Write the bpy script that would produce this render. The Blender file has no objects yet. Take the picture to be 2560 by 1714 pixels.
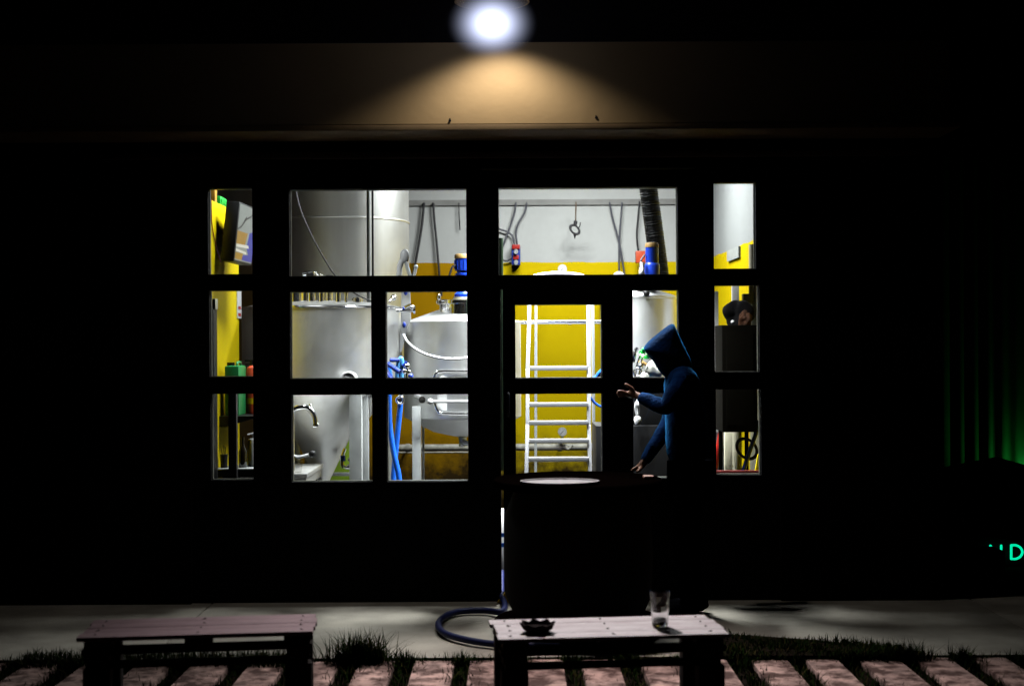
import bpy, bmesh, math, random
from mathutils import Vector, Matrix
random.seed(7)
S = bpy.context.scene
COL = S.collection
R_ = math.radians

# ------------------------------------------------------------------ camera
F, CX, CY, EYE = 3555.56, 1280.0, 857.0, 1.65
ROLL = R_(0.30)
cam_d = bpy.data.cameras.new('camera'); cam = bpy.data.objects.new('camera', cam_d); COL.objects.link(cam)
cam_d.sensor_width = 36.0; cam_d.lens = 50.0
cam_d.clip_start = 0.05; cam_d.clip_end = 500
cam.matrix_world = Matrix.Translation((0, 0, EYE)) @ Matrix.Rotation(R_(90), 4, 'X') @ Matrix.Rotation(-ROLL, 4, 'Z')
cam_d.dof.use_dof = True; cam_d.dof.focus_distance = 10.4; cam_d.dof.aperture_fstop = 2.4
S.camera = cam

# ------------------------------------------------------------------ world and exposure
W = bpy.data.worlds.new('World'); S.world = W; W.use_nodes = True
nt = W.node_tree
sky = nt.nodes.new('ShaderNodeTexSky'); sky.sky_type = 'NISHITA'; sky.sun_disc = False
sky.sun_elevation = R_(-8); sky.sun_rotation = R_(200)
nt.links.new(sky.outputs[0], nt.nodes['Background'].inputs[0])
nt.nodes['Background'].inputs[1].default_value = 0.01
S.view_settings.view_transform = 'Standard'; S.view_settings.look = 'None'
S.view_settings.exposure = 0.0; S.view_settings.gamma = 1.0
S.cycles.max_bounces = 10; S.cycles.diffuse_bounces = 0; S.cycles.transparent_max_bounces = 16
S.cycles.use_denoising = True; S.cycles.sample_clamp_indirect = 4.0
S.cycles.caustics_reflective = False; S.cycles.caustics_refractive = False

# ------------------------------------------------------------------ pixel -> place
def unroll(px, py):
    dx, dy = px - CX, CY - py
    c, s = math.cos(ROLL), math.sin(ROLL)
    return dx * c + dy * s, -dx * s + dy * c
def at(px, py, Y):
    dx, dy = unroll(px, py)
    return Vector((dx / F * Y, Y, EYE + dy / F * Y))
def gnd(px, py, z=0.0):
    dx, dy = unroll(px, py)
    Y = (z - EYE) * F / dy
    return Vector((dx / F * Y, Y, z))

# ------------------------------------------------------------------ materials
def mat(name, col, rough=0.6, metal=0.0, var=0.12, scale=8.0, bump=0.0, bscale=60.0, emit=None, estr=0.0, stretch=None, coat=0.0, spec=0.5):
    m = bpy.data.materials.new(name); m.use_nodes = True
    n = m.node_tree.nodes; l = m.node_tree.links; b = n['Principled BSDF']
    tc = n.new('ShaderNodeTexCoord'); mp = n.new('ShaderNodeMapping'); l.new(tc.outputs['Object'], mp.inputs[0])
    if stretch: mp.inputs['Scale'].default_value = stretch
    nz = n.new('ShaderNodeTexNoise'); nz.inputs['Scale'].default_value = scale; nz.inputs['Detail'].default_value = 6
    l.new(mp.outputs[0], nz.inputs['Vector'])
    mx = n.new('ShaderNodeMix'); mx.data_type = 'RGBA'; mx.blend_type = 'MIX'
    c = Vector(col[:3])
    lo = [max(0, v * (1 - var)) for v in c]; hi = [min(1, v * (1 + var)) for v in c]
    mx.inputs[6].default_value = (*lo, 1); mx.inputs[7].default_value = (*hi, 1)
    cr = n.new('ShaderNodeValToRGB'); cr.color_ramp.elements[0].position = 0.3; cr.color_ramp.elements[1].position = 0.7
    l.new(nz.outputs[0], cr.inputs[0]); l.new(cr.outputs[0], mx.inputs[0])
    l.new(mx.outputs[2], b.inputs['Base Color'])
    b.inputs['Roughness'].default_value = rough; b.inputs['Metallic'].default_value = metal
    b.inputs['Coat Weight'].default_value = coat; b.inputs['Specular IOR Level'].default_value = spec
    if bump:
        nb = n.new('ShaderNodeTexNoise'); nb.inputs['Scale'].default_value = bscale; nb.inputs['Detail'].default_value = 5
        l.new(mp.outputs[0], nb.inputs['Vector'])
        bp = n.new('ShaderNodeBump'); bp.inputs['Strength'].default_value = bump; bp.inputs['Distance'].default_value = 0.01
        l.new(nb.outputs[0], bp.inputs['Height']); l.new(bp.outputs[0], b.inputs['Normal'])
    if emit:
        b.inputs['Emission Color'].default_value = (*emit, 1); b.inputs['Emission Strength'].default_value = estr
    return m

def dado_mat(name, white, yellow, zc, dirty=0.0):  # dirty sets the scuff height and switches on the painted left shade
    """painted wall: white above height zc, yellow below, with a hand-painted edge"""
    m = mat(name, white, 0.75, spec=.08, var=0.05, scale=1.6, bump=0.15, bscale=25)
    n = m.node_tree.nodes; l = m.node_tree.links; b = n['Principled BSDF']
    g = n.new('ShaderNodeNewGeometry'); sp = n.new('ShaderNodeSeparateXYZ'); l.new(g.outputs['Position'], sp.inputs[0])
    nz = n.new('ShaderNodeTexNoise'); nz.inputs['Scale'].default_value = 3.0; l.new(g.outputs['Position'], nz.inputs['Vector'])
    ad = n.new('ShaderNodeMath'); ad.operation = 'MULTIPLY_ADD'; ad.inputs[1].default_value = 0.03
    l.new(nz.outputs[0], ad.inputs[0]); l.new(sp.outputs['Z'], ad.inputs[2])
    lt = n.new('ShaderNodeMath'); lt.operation = 'LESS_THAN'; lt.inputs[1].default_value = zc + 0.015
    l.new(ad.outputs[0], lt.inputs[0])
    old = b.inputs['Base Color'].links[0].from_socket
    yn = n.new('ShaderNodeTexNoise'); yn.inputs['Scale'].default_value = 2.2; yn.inputs['Detail'].default_value = 8
    l.new(g.outputs['Position'], yn.inputs['Vector'])
    ymix = n.new('ShaderNodeMix'); ymix.data_type = 'RGBA'; l.new(yn.outputs[0], ymix.inputs[0])
    ymix.inputs[6].default_value = (yellow[0] * .85, yellow[1] * .8, yellow[2], 1); ymix.inputs[7].default_value = (*yellow, 1)
    ymix_out = ymix.outputs[2]
    if dirty:   # deeper ochre on the left stretch puts the kettle's shade into the colour
        lx_ = n.new('ShaderNodeMath'); lx_.operation = 'LESS_THAN'; lx_.inputs[1].default_value = -.16; l.new(sp.outputs['X'], lx_.inputs[0])
        om = n.new('ShaderNodeMix'); om.data_type = 'RGBA'; l.new(lx_.outputs[0], om.inputs[0]); l.new(ymix.outputs[2], om.inputs[6]); om.inputs[7].default_value = (.52, .27, .0015, 1); ymix_out = om.outputs[2]
    fin = n.new('ShaderNodeMix'); fin.data_type = 'RGBA'
    l.new(lt.outputs[0], fin.inputs[0]); l.new(old, fin.inputs[6]); l.new(ymix_out, fin.inputs[7])
    last = fin
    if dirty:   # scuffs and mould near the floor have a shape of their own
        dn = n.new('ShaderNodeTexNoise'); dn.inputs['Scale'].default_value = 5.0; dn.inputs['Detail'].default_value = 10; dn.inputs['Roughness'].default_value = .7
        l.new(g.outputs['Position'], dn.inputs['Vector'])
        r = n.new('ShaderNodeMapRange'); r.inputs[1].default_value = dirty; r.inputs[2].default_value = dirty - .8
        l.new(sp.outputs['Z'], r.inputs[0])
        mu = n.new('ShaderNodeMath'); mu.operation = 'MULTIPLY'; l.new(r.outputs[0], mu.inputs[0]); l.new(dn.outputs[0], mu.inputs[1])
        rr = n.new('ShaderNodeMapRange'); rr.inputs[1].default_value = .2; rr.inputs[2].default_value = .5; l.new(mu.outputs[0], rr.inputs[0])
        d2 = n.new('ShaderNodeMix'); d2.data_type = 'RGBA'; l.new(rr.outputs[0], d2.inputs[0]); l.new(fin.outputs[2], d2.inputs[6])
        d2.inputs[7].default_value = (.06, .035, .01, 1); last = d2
    l.new(last.outputs[2], b.inputs['Base Color'])
    return m

def steel(name, base=0.72, rough=0.33):
    m = mat(name, (base, base, base * .98), rough, 1.0, var=0.05, scale=3.0, bump=0.05, bscale=35, stretch=(6, 6, .35))
    n = m.node_tree.nodes; l = m.node_tree.links; b = n['Principled BSDF']
    nz = n.new('ShaderNodeTexNoise'); nz.inputs['Scale'].default_value = 5; nz.inputs['Detail'].default_value = 4
    tc = n.new('ShaderNodeTexCoord'); l.new(tc.outputs['Object'], nz.inputs['Vector'])
    mr = n.new('ShaderNodeMapRange'); mr.inputs[3].default_value = rough - .07; mr.inputs[4].default_value = rough + .12
    l.new(nz.outputs[0], mr.inputs[0]); l.new(mr.outputs[0], b.inputs['Roughness'])
    return m

def glass_mat(name, tint=(.97, .98, .97), gloss=.06):
    m = bpy.data.materials.new(name); m.use_nodes = True
    n = m.node_tree.nodes; l = m.node_tree.links; n.clear()
    o = n.new('ShaderNodeOutputMaterial'); t = n.new('ShaderNodeBsdfTransparent'); t.inputs[0].default_value = (*tint, 1)
    g = n.new('ShaderNodeBsdfGlossy'); g.inputs['Roughness'].default_value = .02; g.inputs[0].default_value = (1, 1, 1, 1)
    lw = n.new('ShaderNodeLayerWeight'); pw = n.new('ShaderNodeMath'); pw.operation = 'POWER'; pw.inputs[1].default_value = 5
    l.new(lw.outputs['Facing'], pw.inputs[0]); f = n.new('ShaderNodeMath'); f.operation = 'MULTIPLY_ADD'; f.inputs[1].default_value = .95; f.inputs[2].default_value = .035
    lw.inputs[0].default_value = .5; l.new(pw.outputs[0], f.inputs[0])
    mx = n.new('ShaderNodeMixShader'); l.new(f.outputs[0], mx.inputs[0]); l.new(t.outputs[0], mx.inputs[1]); l.new(g.outputs[0], mx.inputs[2])
    l.new(mx.outputs[0], o.inputs[0])
    return m

M = {}
M['black_paint'] = mat('black_paint', (.004, .004, .004), .7, var=.3, spec=.05)
M['dark_wall'] = mat('dark_wall', (.005, .004, .004), .9, var=.3, bump=.3, spec=.05)
M['fascia'] = mat('fascia', (.62, .41, .19), .7, var=.06, scale=3, bump=.15, bscale=18)
M['dark_clad'] = mat('dark_clad', (.014, .012, .014), .8, spec=.15, var=.2)  # shade above the lamp pool is put into this dark colour
M['white_lining'] = mat('white_lining', (.75, .75, .73), .7, var=.05)
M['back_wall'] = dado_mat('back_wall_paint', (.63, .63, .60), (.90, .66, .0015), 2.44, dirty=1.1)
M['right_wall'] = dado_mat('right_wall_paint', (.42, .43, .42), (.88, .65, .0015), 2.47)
M['yellow'] = mat('yellow_paint', (.90, .68, .0015), .6, spec=.12, var=.06, scale=3, bump=.08, bscale=30)
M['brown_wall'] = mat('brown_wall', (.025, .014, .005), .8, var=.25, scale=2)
M['floor'] = mat('floor_paint', (.16, .16, .16), .35, var=.2, scale=3)
M['ceiling'] = mat('ceiling_paint', (.6, .6, .57), .8)
M['steel'] = steel('stainless_steel', .82, .42)
M['steel_dull'] = steel('dull_steel', .60, .44)
M['chrome'] = mat('chrome', (.85, .85, .87), .12, 1.0, var=.03)
M['galv'] = mat('galvanised_grey', (.56, .58, .57), .5, .3, var=.08, scale=14)
M['alu'] = mat('ladder_aluminium', (.60, .60, .63), .35, .55, var=.04)
M['blue_motor'] = mat('blue_motor', (.008, .05, .55), .35, var=.1, coat=.3)
M['tan'] = mat('tan_cap', (.45, .27, .09), .5, var=.15)
M['cream'] = mat('cream', (.75, .7, .5), .5)
M['white'] = mat('white_plastic', (.82, .82, .82), .4, var=.03)
M['blue_hose'] = mat('blue_hose', (.015, .14, .75), .35, var=.15, scale=30, coat=.2)
M['dark_blue_hose'] = mat('dark_blue_hose', (.01, .04, .35), .4, var=.15, scale=30)
M['black'] = mat('black_plastic', (.01, .01, .011), .45, var=.2, spec=.3)
M['cable'] = mat('cable_black', (.018, .016, .02), .6, var=.1)
M['cable_grey'] = mat('cable_grey', (.10, .10, .12), .6, var=.1)
M['red'] = mat('red_paint', (.5, .02, .012), .4, var=.12)
M['orange_red'] = mat('orange_red', (.75, .10, .03), .4, var=.12)
M['green'] = mat('green_plastic', (.03, .38, .10), .4, var=.12)
M['crate_green'] = mat('crate_green', (.02, .62, .06), .45, var=.1)
M['orange'] = mat('orange_box', (.65, .32, .03), .6)
M['lime'] = mat('lime_plastic', (.38, .6, .04), .5)
M['glass'] = glass_mat('window_glass')
M['nail'] = mat('nail_head', (.10, .08, .08), .6, .5)
M['bottle'] = mat('dark_bottle_glass', (.012, .008, .004), .08, var=.2, coat=.5)
M['concrete'] = mat('apron_concrete', (.37, .335, .28), .9, var=.32, scale=2.6, spec=.2, bump=.4, bscale=70)
M['paver'] = mat('pink_paver', (.43, .275, .235), .95, var=.55, scale=9, bump=.7, bscale=45)
_m = M['paver']; _n = _m.node_tree.nodes; _l = _m.node_tree.links; _b = _n['Principled BSDF']; _s = _b.inputs['Base Color'].links[0].from_socket
_t = _n.new('ShaderNodeTexCoord'); _z = _n.new('ShaderNodeTexNoise'); _z.inputs['Scale'].default_value = 7; _z.inputs['Detail'].default_value = 9; _z.inputs['Roughness'].default_value = .68; _l.new(_t.outputs['Object'], _z.inputs[0])
_r = _n.new('ShaderNodeValToRGB'); _r.color_ramp.elements[0].position = .44; _r.color_ramp.elements[1].position = .58; _l.new(_z.outputs[0], _r.inputs[0])
_x = _n.new('ShaderNodeMix'); _x.data_type = 'RGBA'; _l.new(_r.outputs[0], _x.inputs[0]); _l.new(_s, _x.inputs[6]); _x.inputs[7].default_value = (.07, .03, .022, 1); _l.new(_x.outputs[2], _b.inputs['Base Color'])
M['soil'] = mat('soil', (.014, .010, .008), .95, spec=0.0, var=.4, scale=20, bump=.5)
M['grass'] = mat('grass_blade', (.010, .021, .004), .8, var=.5, scale=9, spec=0.0)
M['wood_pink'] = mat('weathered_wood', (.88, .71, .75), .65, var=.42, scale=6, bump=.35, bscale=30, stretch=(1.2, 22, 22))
M['wood_dark'] = mat('weathered_wood_dull', (.33, .23, .25), .7, var=.3, scale=6, bump=.35, bscale=30, stretch=(1.2, 22, 22))  # darker copy of the bench wood, standing in for lamp falloff
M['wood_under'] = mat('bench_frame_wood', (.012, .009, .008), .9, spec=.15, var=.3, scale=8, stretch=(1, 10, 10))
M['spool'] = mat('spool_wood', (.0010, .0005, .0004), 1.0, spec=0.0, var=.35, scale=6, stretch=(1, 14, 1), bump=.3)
M['tray'] = mat('tray_melamine', (.17, .145, .15), .7, var=.4, scale=20)
M['skin'] = mat('skin', (.48, .22, .13), .5, var=.1, scale=30)
M['navy'] = mat('navy_cloth', (.004, .040, .175), .85, var=.75, scale=11, bump=.6, bscale=60, spec=.1)
_b = M['navy'].node_tree.nodes['Principled BSDF']; _b.inputs['Sheen Weight'].default_value = 1.0; _b.inputs['Sheen Roughness'].default_value = .35; _b.inputs['Sheen Tint'].default_value = (.06, .42, 1, 1)
M['trouser'] = mat('black_trouser_cloth', (.004, .004, .005), .9, var=.3, bump=.4, spec=0.0)
M['leather'] = mat('brown_leather', (.30, .13, .09), .5, var=.25, scale=30, bump=.3)
M['clear'] = glass_mat('clear_glass', (.93, .93, .93))
M['lamp_glow'] = mat('lamp_glow', (.9, .9, .9), .4, emit=(.86, .92, 1.0), estr=1.6)
m = bpy.data.materials.new('glowing_milky_globe'); m.use_nodes = True; m.node_tree.nodes.clear()  # emitting volume added to give the lamp a soft bloom halo
_o = m.node_tree.nodes.new('ShaderNodeOutputMaterial'); _e = m.node_tree.nodes.new('ShaderNodeEmission'); _e.inputs[0].default_value = (.66, .72, 1, 1); _e.inputs[1].default_value = 1.1
_n = m.node_tree.nodes; _l = m.node_tree.links; _c = _n.new('ShaderNodeTexCoord'); _m = _n.new('ShaderNodeMapping'); _m.inputs['Location'].default_value = (-1, -1, -1); _m.inputs['Scale'].default_value = (2, 2, 2)
_g = _n.new('ShaderNodeTexGradient'); _g.gradient_type = 'SPHERICAL'; _l.new(_c.outputs['Generated'], _m.inputs[0]); _l.new(_m.outputs[0], _g.inputs[0])
_p = _n.new('ShaderNodeMath'); _p.operation = 'POWER'; _p.inputs[1].default_value = 2.7; _l.new(_g.outputs['Fac'], _p.inputs[0])
_q = _n.new('ShaderNodeMath'); _q.operation = 'MULTIPLY'; _q.inputs[1].default_value = 27.0; _l.new(_p.outputs[0], _q.inputs[0]); _l.new(_q.outputs[0], _e.inputs[1])
m.node_tree.links.new(_e.outputs[0], _o.inputs['Volume']); M['glow_globe'] = m
M['strip_glow'] = mat('strip_glow', (.8, .9, .9), .4, emit=(.55, 1.0, .95), estr=1.4)
M['neon'] = mat('neon_letter', (.1, .8, .5), .4, emit=(.0, .85, .42), estr=1.0)
M['corr'] = mat('corrugated_green_steel', (.18, .30, .16), .55, var=.15, scale=5)
M['canvas'] = mat('dark_canvas', (.006, .006, .006), .9, spec=.1)
M['led'] = mat('green_led', (.02, .6, .05), .4, emit=(.02, 1, .08), estr=1.5)
M['rubber'] = mat('black_rubber', (.012, .012, .014), .7, spec=.2)
M['garden_hose'] = mat('garden_hose_rubber', (.0008, .004, .05), .55, spec=.25, var=.1)
M['dirty_pipe'] = mat('dirty_white_pipe', (.55, .53, .45), .5, var=.35, scale=18)
M['yellow_wedge'] = mat('yellow_rubber', (.75, .48, .03), .6)

# ------------------------------------------------------------------ mesh builder
def cr(pts, k=8):
    P = [Vector(p) for p in pts]
    if len(P) < 3: return P
    out = []
    Q = [P[0] * 2 - P[1]] + P + [P[-1] * 2 - P[-2]]
    for i in range(1, len(Q) - 2):
        a, b, c, d = Q[i - 1], Q[i], Q[i + 1], Q[i + 2]
        for j in range(k):
            t = j / k
            out.append(.5 * ((2 * b) + (c - a) * t + (2 * a - 5 * b + 4 * c - d) * t * t + (3 * b - a - 3 * c + d) * t ** 3))
    out.append(P[-1])
    return out

class MB:
    def __init__(s): s.bm = bmesh.new()
    def box(s, a, b, bev=0.0):
        a = Vector(a); b = Vector(b)
        lo = [min(a[i], b[i]) for i in range(3)]; hi = [max(a[i], b[i]) for i in range(3)]
        v = [s.bm.verts.new((x, y, z)) for x in (lo[0], hi[0]) for y in (lo[1], hi[1]) for z in (lo[2], hi[2])]
        return s._hex(v, bev)
    def _hex(s, v, bev=0.0):
        fs = [s.bm.faces.new([v[i] for i in q]) for q in ((0, 1, 3, 2), (4, 6, 7, 5), (0, 4, 5, 1), (2, 3, 7, 6), (0, 2, 6, 4), (1, 5, 7, 3))]
        bmesh.ops.recalc_face_normals(s.bm, faces=fs)
        if bev:
            ed = list({e for f in fs for e in f.edges})
            bmesh.ops.bevel(s.bm, geom=ed, offset=bev, segments=2, affect='EDGES', profile=.6)
        return s
    def hexa(s, p, bev=0.0):   # 8 points ordered like box(): x, then y, then z
        return s._hex([s.bm.verts.new(q) for q in p], bev)
    def pbox(s, x0, y0, x1, y1, Y, depth, bev=0.0):
        a = at(x0, y0, Y); b = at(x1, y1, Y)
        return s.box((a.x, Y, a.z), (b.x, Y + depth, b.z), bev)
    def ring(s, c, u, v, r, n):
        return [s.bm.verts.new(c + (u * math.cos(2 * math.pi * i / n) + v * math.sin(2 * math.pi * i / n)) * r) for i in range(n)]
    def skin_rings(s, rings, caps=True):
        n = len(rings[0]); fs = []
        for a, b in zip(rings, rings[1:]):
            for i in range(n):
                fs.append(s.bm.faces.new((a[i], a[(i + 1) % n], b[(i + 1) % n], b[i])))
        if caps:
            fs.append(s.bm.faces.new(rings[0][::-1])); fs.append(s.bm.faces.new(rings[-1]))
        bmesh.ops.recalc_face_normals(s.bm, faces=fs)
        return s
    def cyl(s, p0, p1, r0, r1=None, n=20):
        p0 = Vector(p0); p1 = Vector(p1); r1 = r0 if r1 is None else r1
        d = (p1 - p0).normalized(); u = d.orthogonal().normalized(); v = d.cross(u)
        return s.skin_rings([s.ring(p0, u, v, max(r0, 1e-4), n), s.ring(p1, u, v, max(r1, 1e-4), n)])
    def tube(s, pts, r, n=8, k=8, rf=None):
        P = cr(pts, k); rings = []; u = None
        for i, p in enumerate(P):
            d = (P[min(i + 1, len(P) - 1)] - P[max(i - 1, 0)]).normalized()
            u = d.orthogonal().normalized() if u is None else (u - d * u.dot(d)).normalized()
            v = d.cross(u)
            rings.append(s.ring(p, u, v, r if rf is None else rf(i / (len(P) - 1)), n))
        return s.skin_rings(rings)
    def lathe(s, prof, c, n=56, axis=None):
        c = Vector(c); ax = Vector((0, 0, 1)) if axis is None else Vector(axis).normalized()
        u = Vector((1, 0, 0)) if axis is None else ax.orthogonal().normalized(); v = ax.cross(u)
        return s.skin_rings([s.ring(c + ax * z, u, v, max(r, 1e-4), n) for r, z in prof])
    def ball(s, c, r, n=20, sc=(1, 1, 1)):
        g = bmesh.ops.create_uvsphere(s.bm, u_segments=n, v_segments=n // 2 + 2, radius=1)
        for v in g['verts']: v.co = Vector(c) + Vector((v.co.x * r * sc[0], v.co.y * r * sc[1], v.co.z * r * sc[2]))
        return s
    def torus(s, c, R, r, axis=(0, 0, 1), n=40, m=10, a0=0, a1=2 * math.pi, sy=1.0):
        ax = Vector(axis).normalized(); u = ax.orthogonal().normalized(); v = ax.cross(u); c = Vector(c)
        full = abs(a1 - a0 - 2 * math.pi) < 1e-4; rings = []
        for i in range(n + (0 if full else 1)):
            a = a0 + (a1 - a0) * i / n; d = u * math.cos(a) + v * math.sin(a) * sy
            rings.append([s.bm.verts.new(c + d * R + (d * math.cos(2 * math.pi * j / m) + ax * math.sin(2 * math.pi * j / m)) * r) for j in range(m)])
        if full:
            fs = []
            for i in range(n):
                a, b = rings[i], rings[(i + 1) % n]
                for j in range(m): fs.append(s.bm.faces.new((a[j], a[(j + 1) % m], b[(j + 1) % m], b[j])))
            bmesh.ops.recalc_face_normals(s.bm, faces=fs); return s
        return s.skin_rings(rings)
    def prism(s, pts, vec, bev=0.0):
        vec = Vector(vec)
        a = [s.bm.verts.new(p) for p in pts]; b = [s.bm.verts.new(Vector(p) + vec) for p in pts]
        n = len(a); fs = [s.bm.faces.new(a), s.bm.faces.new(b[::-1])]
        for i in range(n): fs.append(s.bm.faces.new((a[i], b[i], b[(i + 1) % n], a[(i + 1) % n])))
        bmesh.ops.recalc_face_normals(s.bm, faces=fs)
        if bev:
            bmesh.ops.bevel(s.bm, geom=list({e for f in fs for e in f.edges}), offset=bev, segments=2, affect='EDGES')
        return s
    def build(s, name, m, parent=None, local=False, angle=38):
        bm = s.bm; off = Vector()
        if parent and not local:
            p = parent
            while p: off += p.location; p = p.parent
        for v in bm.verts: v.co -= off
        origin = Vector()
        if not parent and not local and bm.verts:
            lo = [min(v.co[i] for v in bm.verts) for i in range(3)]; hi = [max(v.co[i] for v in bm.verts) for i in range(3)]
            origin = Vector(((lo[0] + hi[0]) / 2, (lo[1] + hi[1]) / 2, lo[2]))
            for v in bm.verts: v.co -= origin
        for f in bm.faces: f.smooth = True
        for e in bm.edges:
            if len(e.link_faces) == 2 and e.calc_face_angle(0) > R_(angle): e.smooth = False
        me = bpy.data.meshes.new(name); bm.to_mesh(me); bm.free()
        for mm in (m if isinstance(m, (list, tuple)) else [m]): me.materials.append(mm)
        o = bpy.data.objects.new(name, me); COL.objects.link(o); o.location = origin
        if parent: o.parent = parent
        return o

def tag(o, label=None, cat=None, group=None, kind=None):
    if label: o['label'] = label
    if cat: o['category'] = cat
    if group: o['group'] = group
    if kind: o['kind'] = kind
    return o
def thing(name, label, cat, loc=(0, 0, 0), group=None, rz=0.0):
    o = bpy.data.objects.new(name, None); COL.objects.link(o); o.location = loc; o.rotation_euler.z = rz
    o.empty_display_size = .1
    return tag(o, label, cat, group)
def one(name, mb, m, label, cat, group=None): return tag(mb.build(name, m), label, cat, group)
def struct(name, mb, m): return tag(mb.build(name, m), kind='structure')

# ------------------------------------------------------------------ lights
def lamp(kind, name, loc, energy, parent=None, **kw):
    d = bpy.data.lights.new(name, kind); d.energy = energy
    for k, v in kw.items(): setattr(d, k, v)
    o = bpy.data.objects.new(name, d); COL.objects.link(o)
    if parent: o.parent = parent; o.location = Vector(loc) - parent.location
    else: o.location = loc
    return o

def ceiling_light(X, Y, Z, L, power, label, along_y=True, col=(.93, .97, 1), spread=180):
    t = thing('ceiling_light', label, 'ceiling light', (X, Y, Z), 'ceiling lights inside the brewery')
    sx, sy = (.09, L / 2) if along_y else (L / 2, .09)
    MB().box((X - sx, Y - sy, Z + .012), (X + sx, Y + sy, Z + .07), .008).build('housing', M['white'], t)
    for q in (-1, 1):
        r = MB(); dx, dy = (0, q * L * .35) if along_y else (q * L * .35, 0)
        r.cyl((X + dx, Y + dy, Z + .0705), (X + dx, Y + dy, 4.3), .006); r.build('hanger', M['galv'], t)
    lamp('AREA', 'tube_light', (X, Y, Z), power, t, shape='RECTANGLE', size=sx * 2, size_y=sy * 2, color=col, spread=R_(spread))
    return t
ceiling_light(.25, 10.45, 3.36, 1.2, 195, 'long tube light hanging just inside above the ladder', spread=86)
ceiling_light(.30, 9.58, 3.02, 1.2, 80, 'tube light hanging close behind the window wall', False, spread=112)
ceiling_light(.55, 12.25, 3.75, 1.5, 112, 'tube light hanging crosswise near the back wall', False)
ceiling_light(-1.5, 9.75, 3.2, .6, 25, 'short tube light above the bar counter and yellow partition', spread=125)  # added lamp, out of view, lifting the dim yellow partition
ceiling_light(.95, 12.0, 3.6, 1.2, 44, 'tube light hanging above the black duct', True)

# ================================================================== SETTING
Yf = 9.10
b = MB(); b.box((-60, -30, -.34), (60, 80, -.04)); struct('ground', b, M['soil'])
b = MB(); 
for x0_, x1_ in ((-9, -4.1), (-4.09, -1.93), (-1.921, .62), (.629, 2.92), (2.93, 9)): b.box((x0_, 7.49 + random.uniform(-.004, .004), -.2), (x1_, 9.3, random.uniform(-.003, 0)), .006)
struct('apron', b, M['concrete'])
b = MB()
for k in range(-16, 19):
    x = .165 + .29 * k; y = 7.465
    while y > 3.2:
        L = random.uniform(.6, 1.0)
        z = random.uniform(-.014, -.004)
        b.box((x - .09 + random.uniform(-.02, .014), y - L, -.16), (x + .09 + random.uniform(-.014, .02), y, z), .012)
        y -= L + .008
struct('paving', b, M['paver'])
b = MB(); b.prism([gnd(x, y, .004) for x, y in ((1796, 1586), (1900, 1592), (2040, 1602), (2180, 1618), (2300, 1632), (2300, 1641), (1790, 1641))], (0, 0, .008)); struct('turf', b, M['soil'])  # flat dark sheet over the right front of the apron
b = MB(); b.box((-2.5, 9.3, -.2), (2.1, 14.2, -.002)); struct('brewery_floor', b, M['floor'])

# grass in the joints: nobody could count the blades
b = MB(); bm = b.bm
def blade(x, y, h, z0=-.05):
    a = random.uniform(0, 6.283); w = random.uniform(.0022, .0045); lean = random.uniform(.05, 1.1) * h; h *= 1 - .25 * lean / h
    d = Vector((math.cos(a), math.sin(a), 0)); s = Vector((-d.y, d.x, 0)) * w
    p0 = Vector((x, y, z0)); p1 = p0 + d * lean * .35 + Vector((0, 0, h * .6)); p2 = p0 + d * lean + Vector((0, 0, h))
    v = [bm.verts.new(q) for q in (p0 - s, p0 + s, p1 + s * .8, p1 - s * .8, p2)]
    f1 = bm.faces.new(v[:4]); f2 = bm.faces.new((v[3], v[2], v[4])); f1.material_index = f2.material_index = int(random.random() < .14)
clumps = {-3: .15, -2: .13, -1: .12, 0: .13, 1: .11, 2: .10, 3: .10, 4: .12, 5: .11, 7: .19, 8: .15, -4: .12, -5: .10, -6: .12, 6: .14}
for k in range(-12, 15):
    x0 = .02 + .29 * k
    top = clumps.get(k, .09)
    for i in range(int(520)):
        y = random.uniform(6.1, 7.50); near = max(0, 1 - (7.5 - y) / .22)
        patch = .55 + .45 * math.sin(y * 9 + k * 2.1) * math.sin(y * 4.3 + k)
        blade(x0 + random.gauss(0, .047), y, (.035 + .05 * patch) * random.uniform(.5, 1.25))
    for i in range(260):
        r = abs(random.gauss(0, .07)); a = random.uniform(0, 6.28)
        y = 7.42 + r * math.sin(a); x = x0 + r * math.cos(a) * 1.1
        blade(x, min(y, 7.49), (top * .8 + .02) * random.uniform(.45, 1.1) * max(.35, 1 - r * 4))
for i in range(1500):
    blade(random.uniform(-3.2, 3.6), random.uniform(7.44, 7.50), random.uniform(.05, .10))
for i in range(900):
    blade(random.gauss(-.80, .07), random.uniform(7.36, 7.5), random.uniform(.07, .24))
for i in range(800):
    blade(random.gauss(1.95, .12), random.uniform(7.38, 7.5), random.uniform(.06, .16))
for i in range(5200):    # extra blades over the right and left ends of the concrete
    u = random.random(); pxx = 1800 + 460 * u; top = 1588 + 30 * u
    q = gnd(pxx, random.uniform(top, 1646)); k_ = .5 + .5 * math.sin(q.x * 9 + 1) * math.sin(q.y * 14 + q.x * 5)
    if random.random() < .25 + .75 * k_: blade(q.x, q.y, random.uniform(.015, .03) + .05 * k_ * random.random(), 0)
for i in range(4200):
    q = gnd(random.uniform(60, 735), random.uniform(1634, 1664)); blade(q.x, q.y, random.uniform(.03, .09), -.03)
tag(b.build('grass', [M['grass'], mat('dry_grass_blade', (.05, .042, .015), .8, var=.4, spec=0.0)]), kind='stuff')

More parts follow.
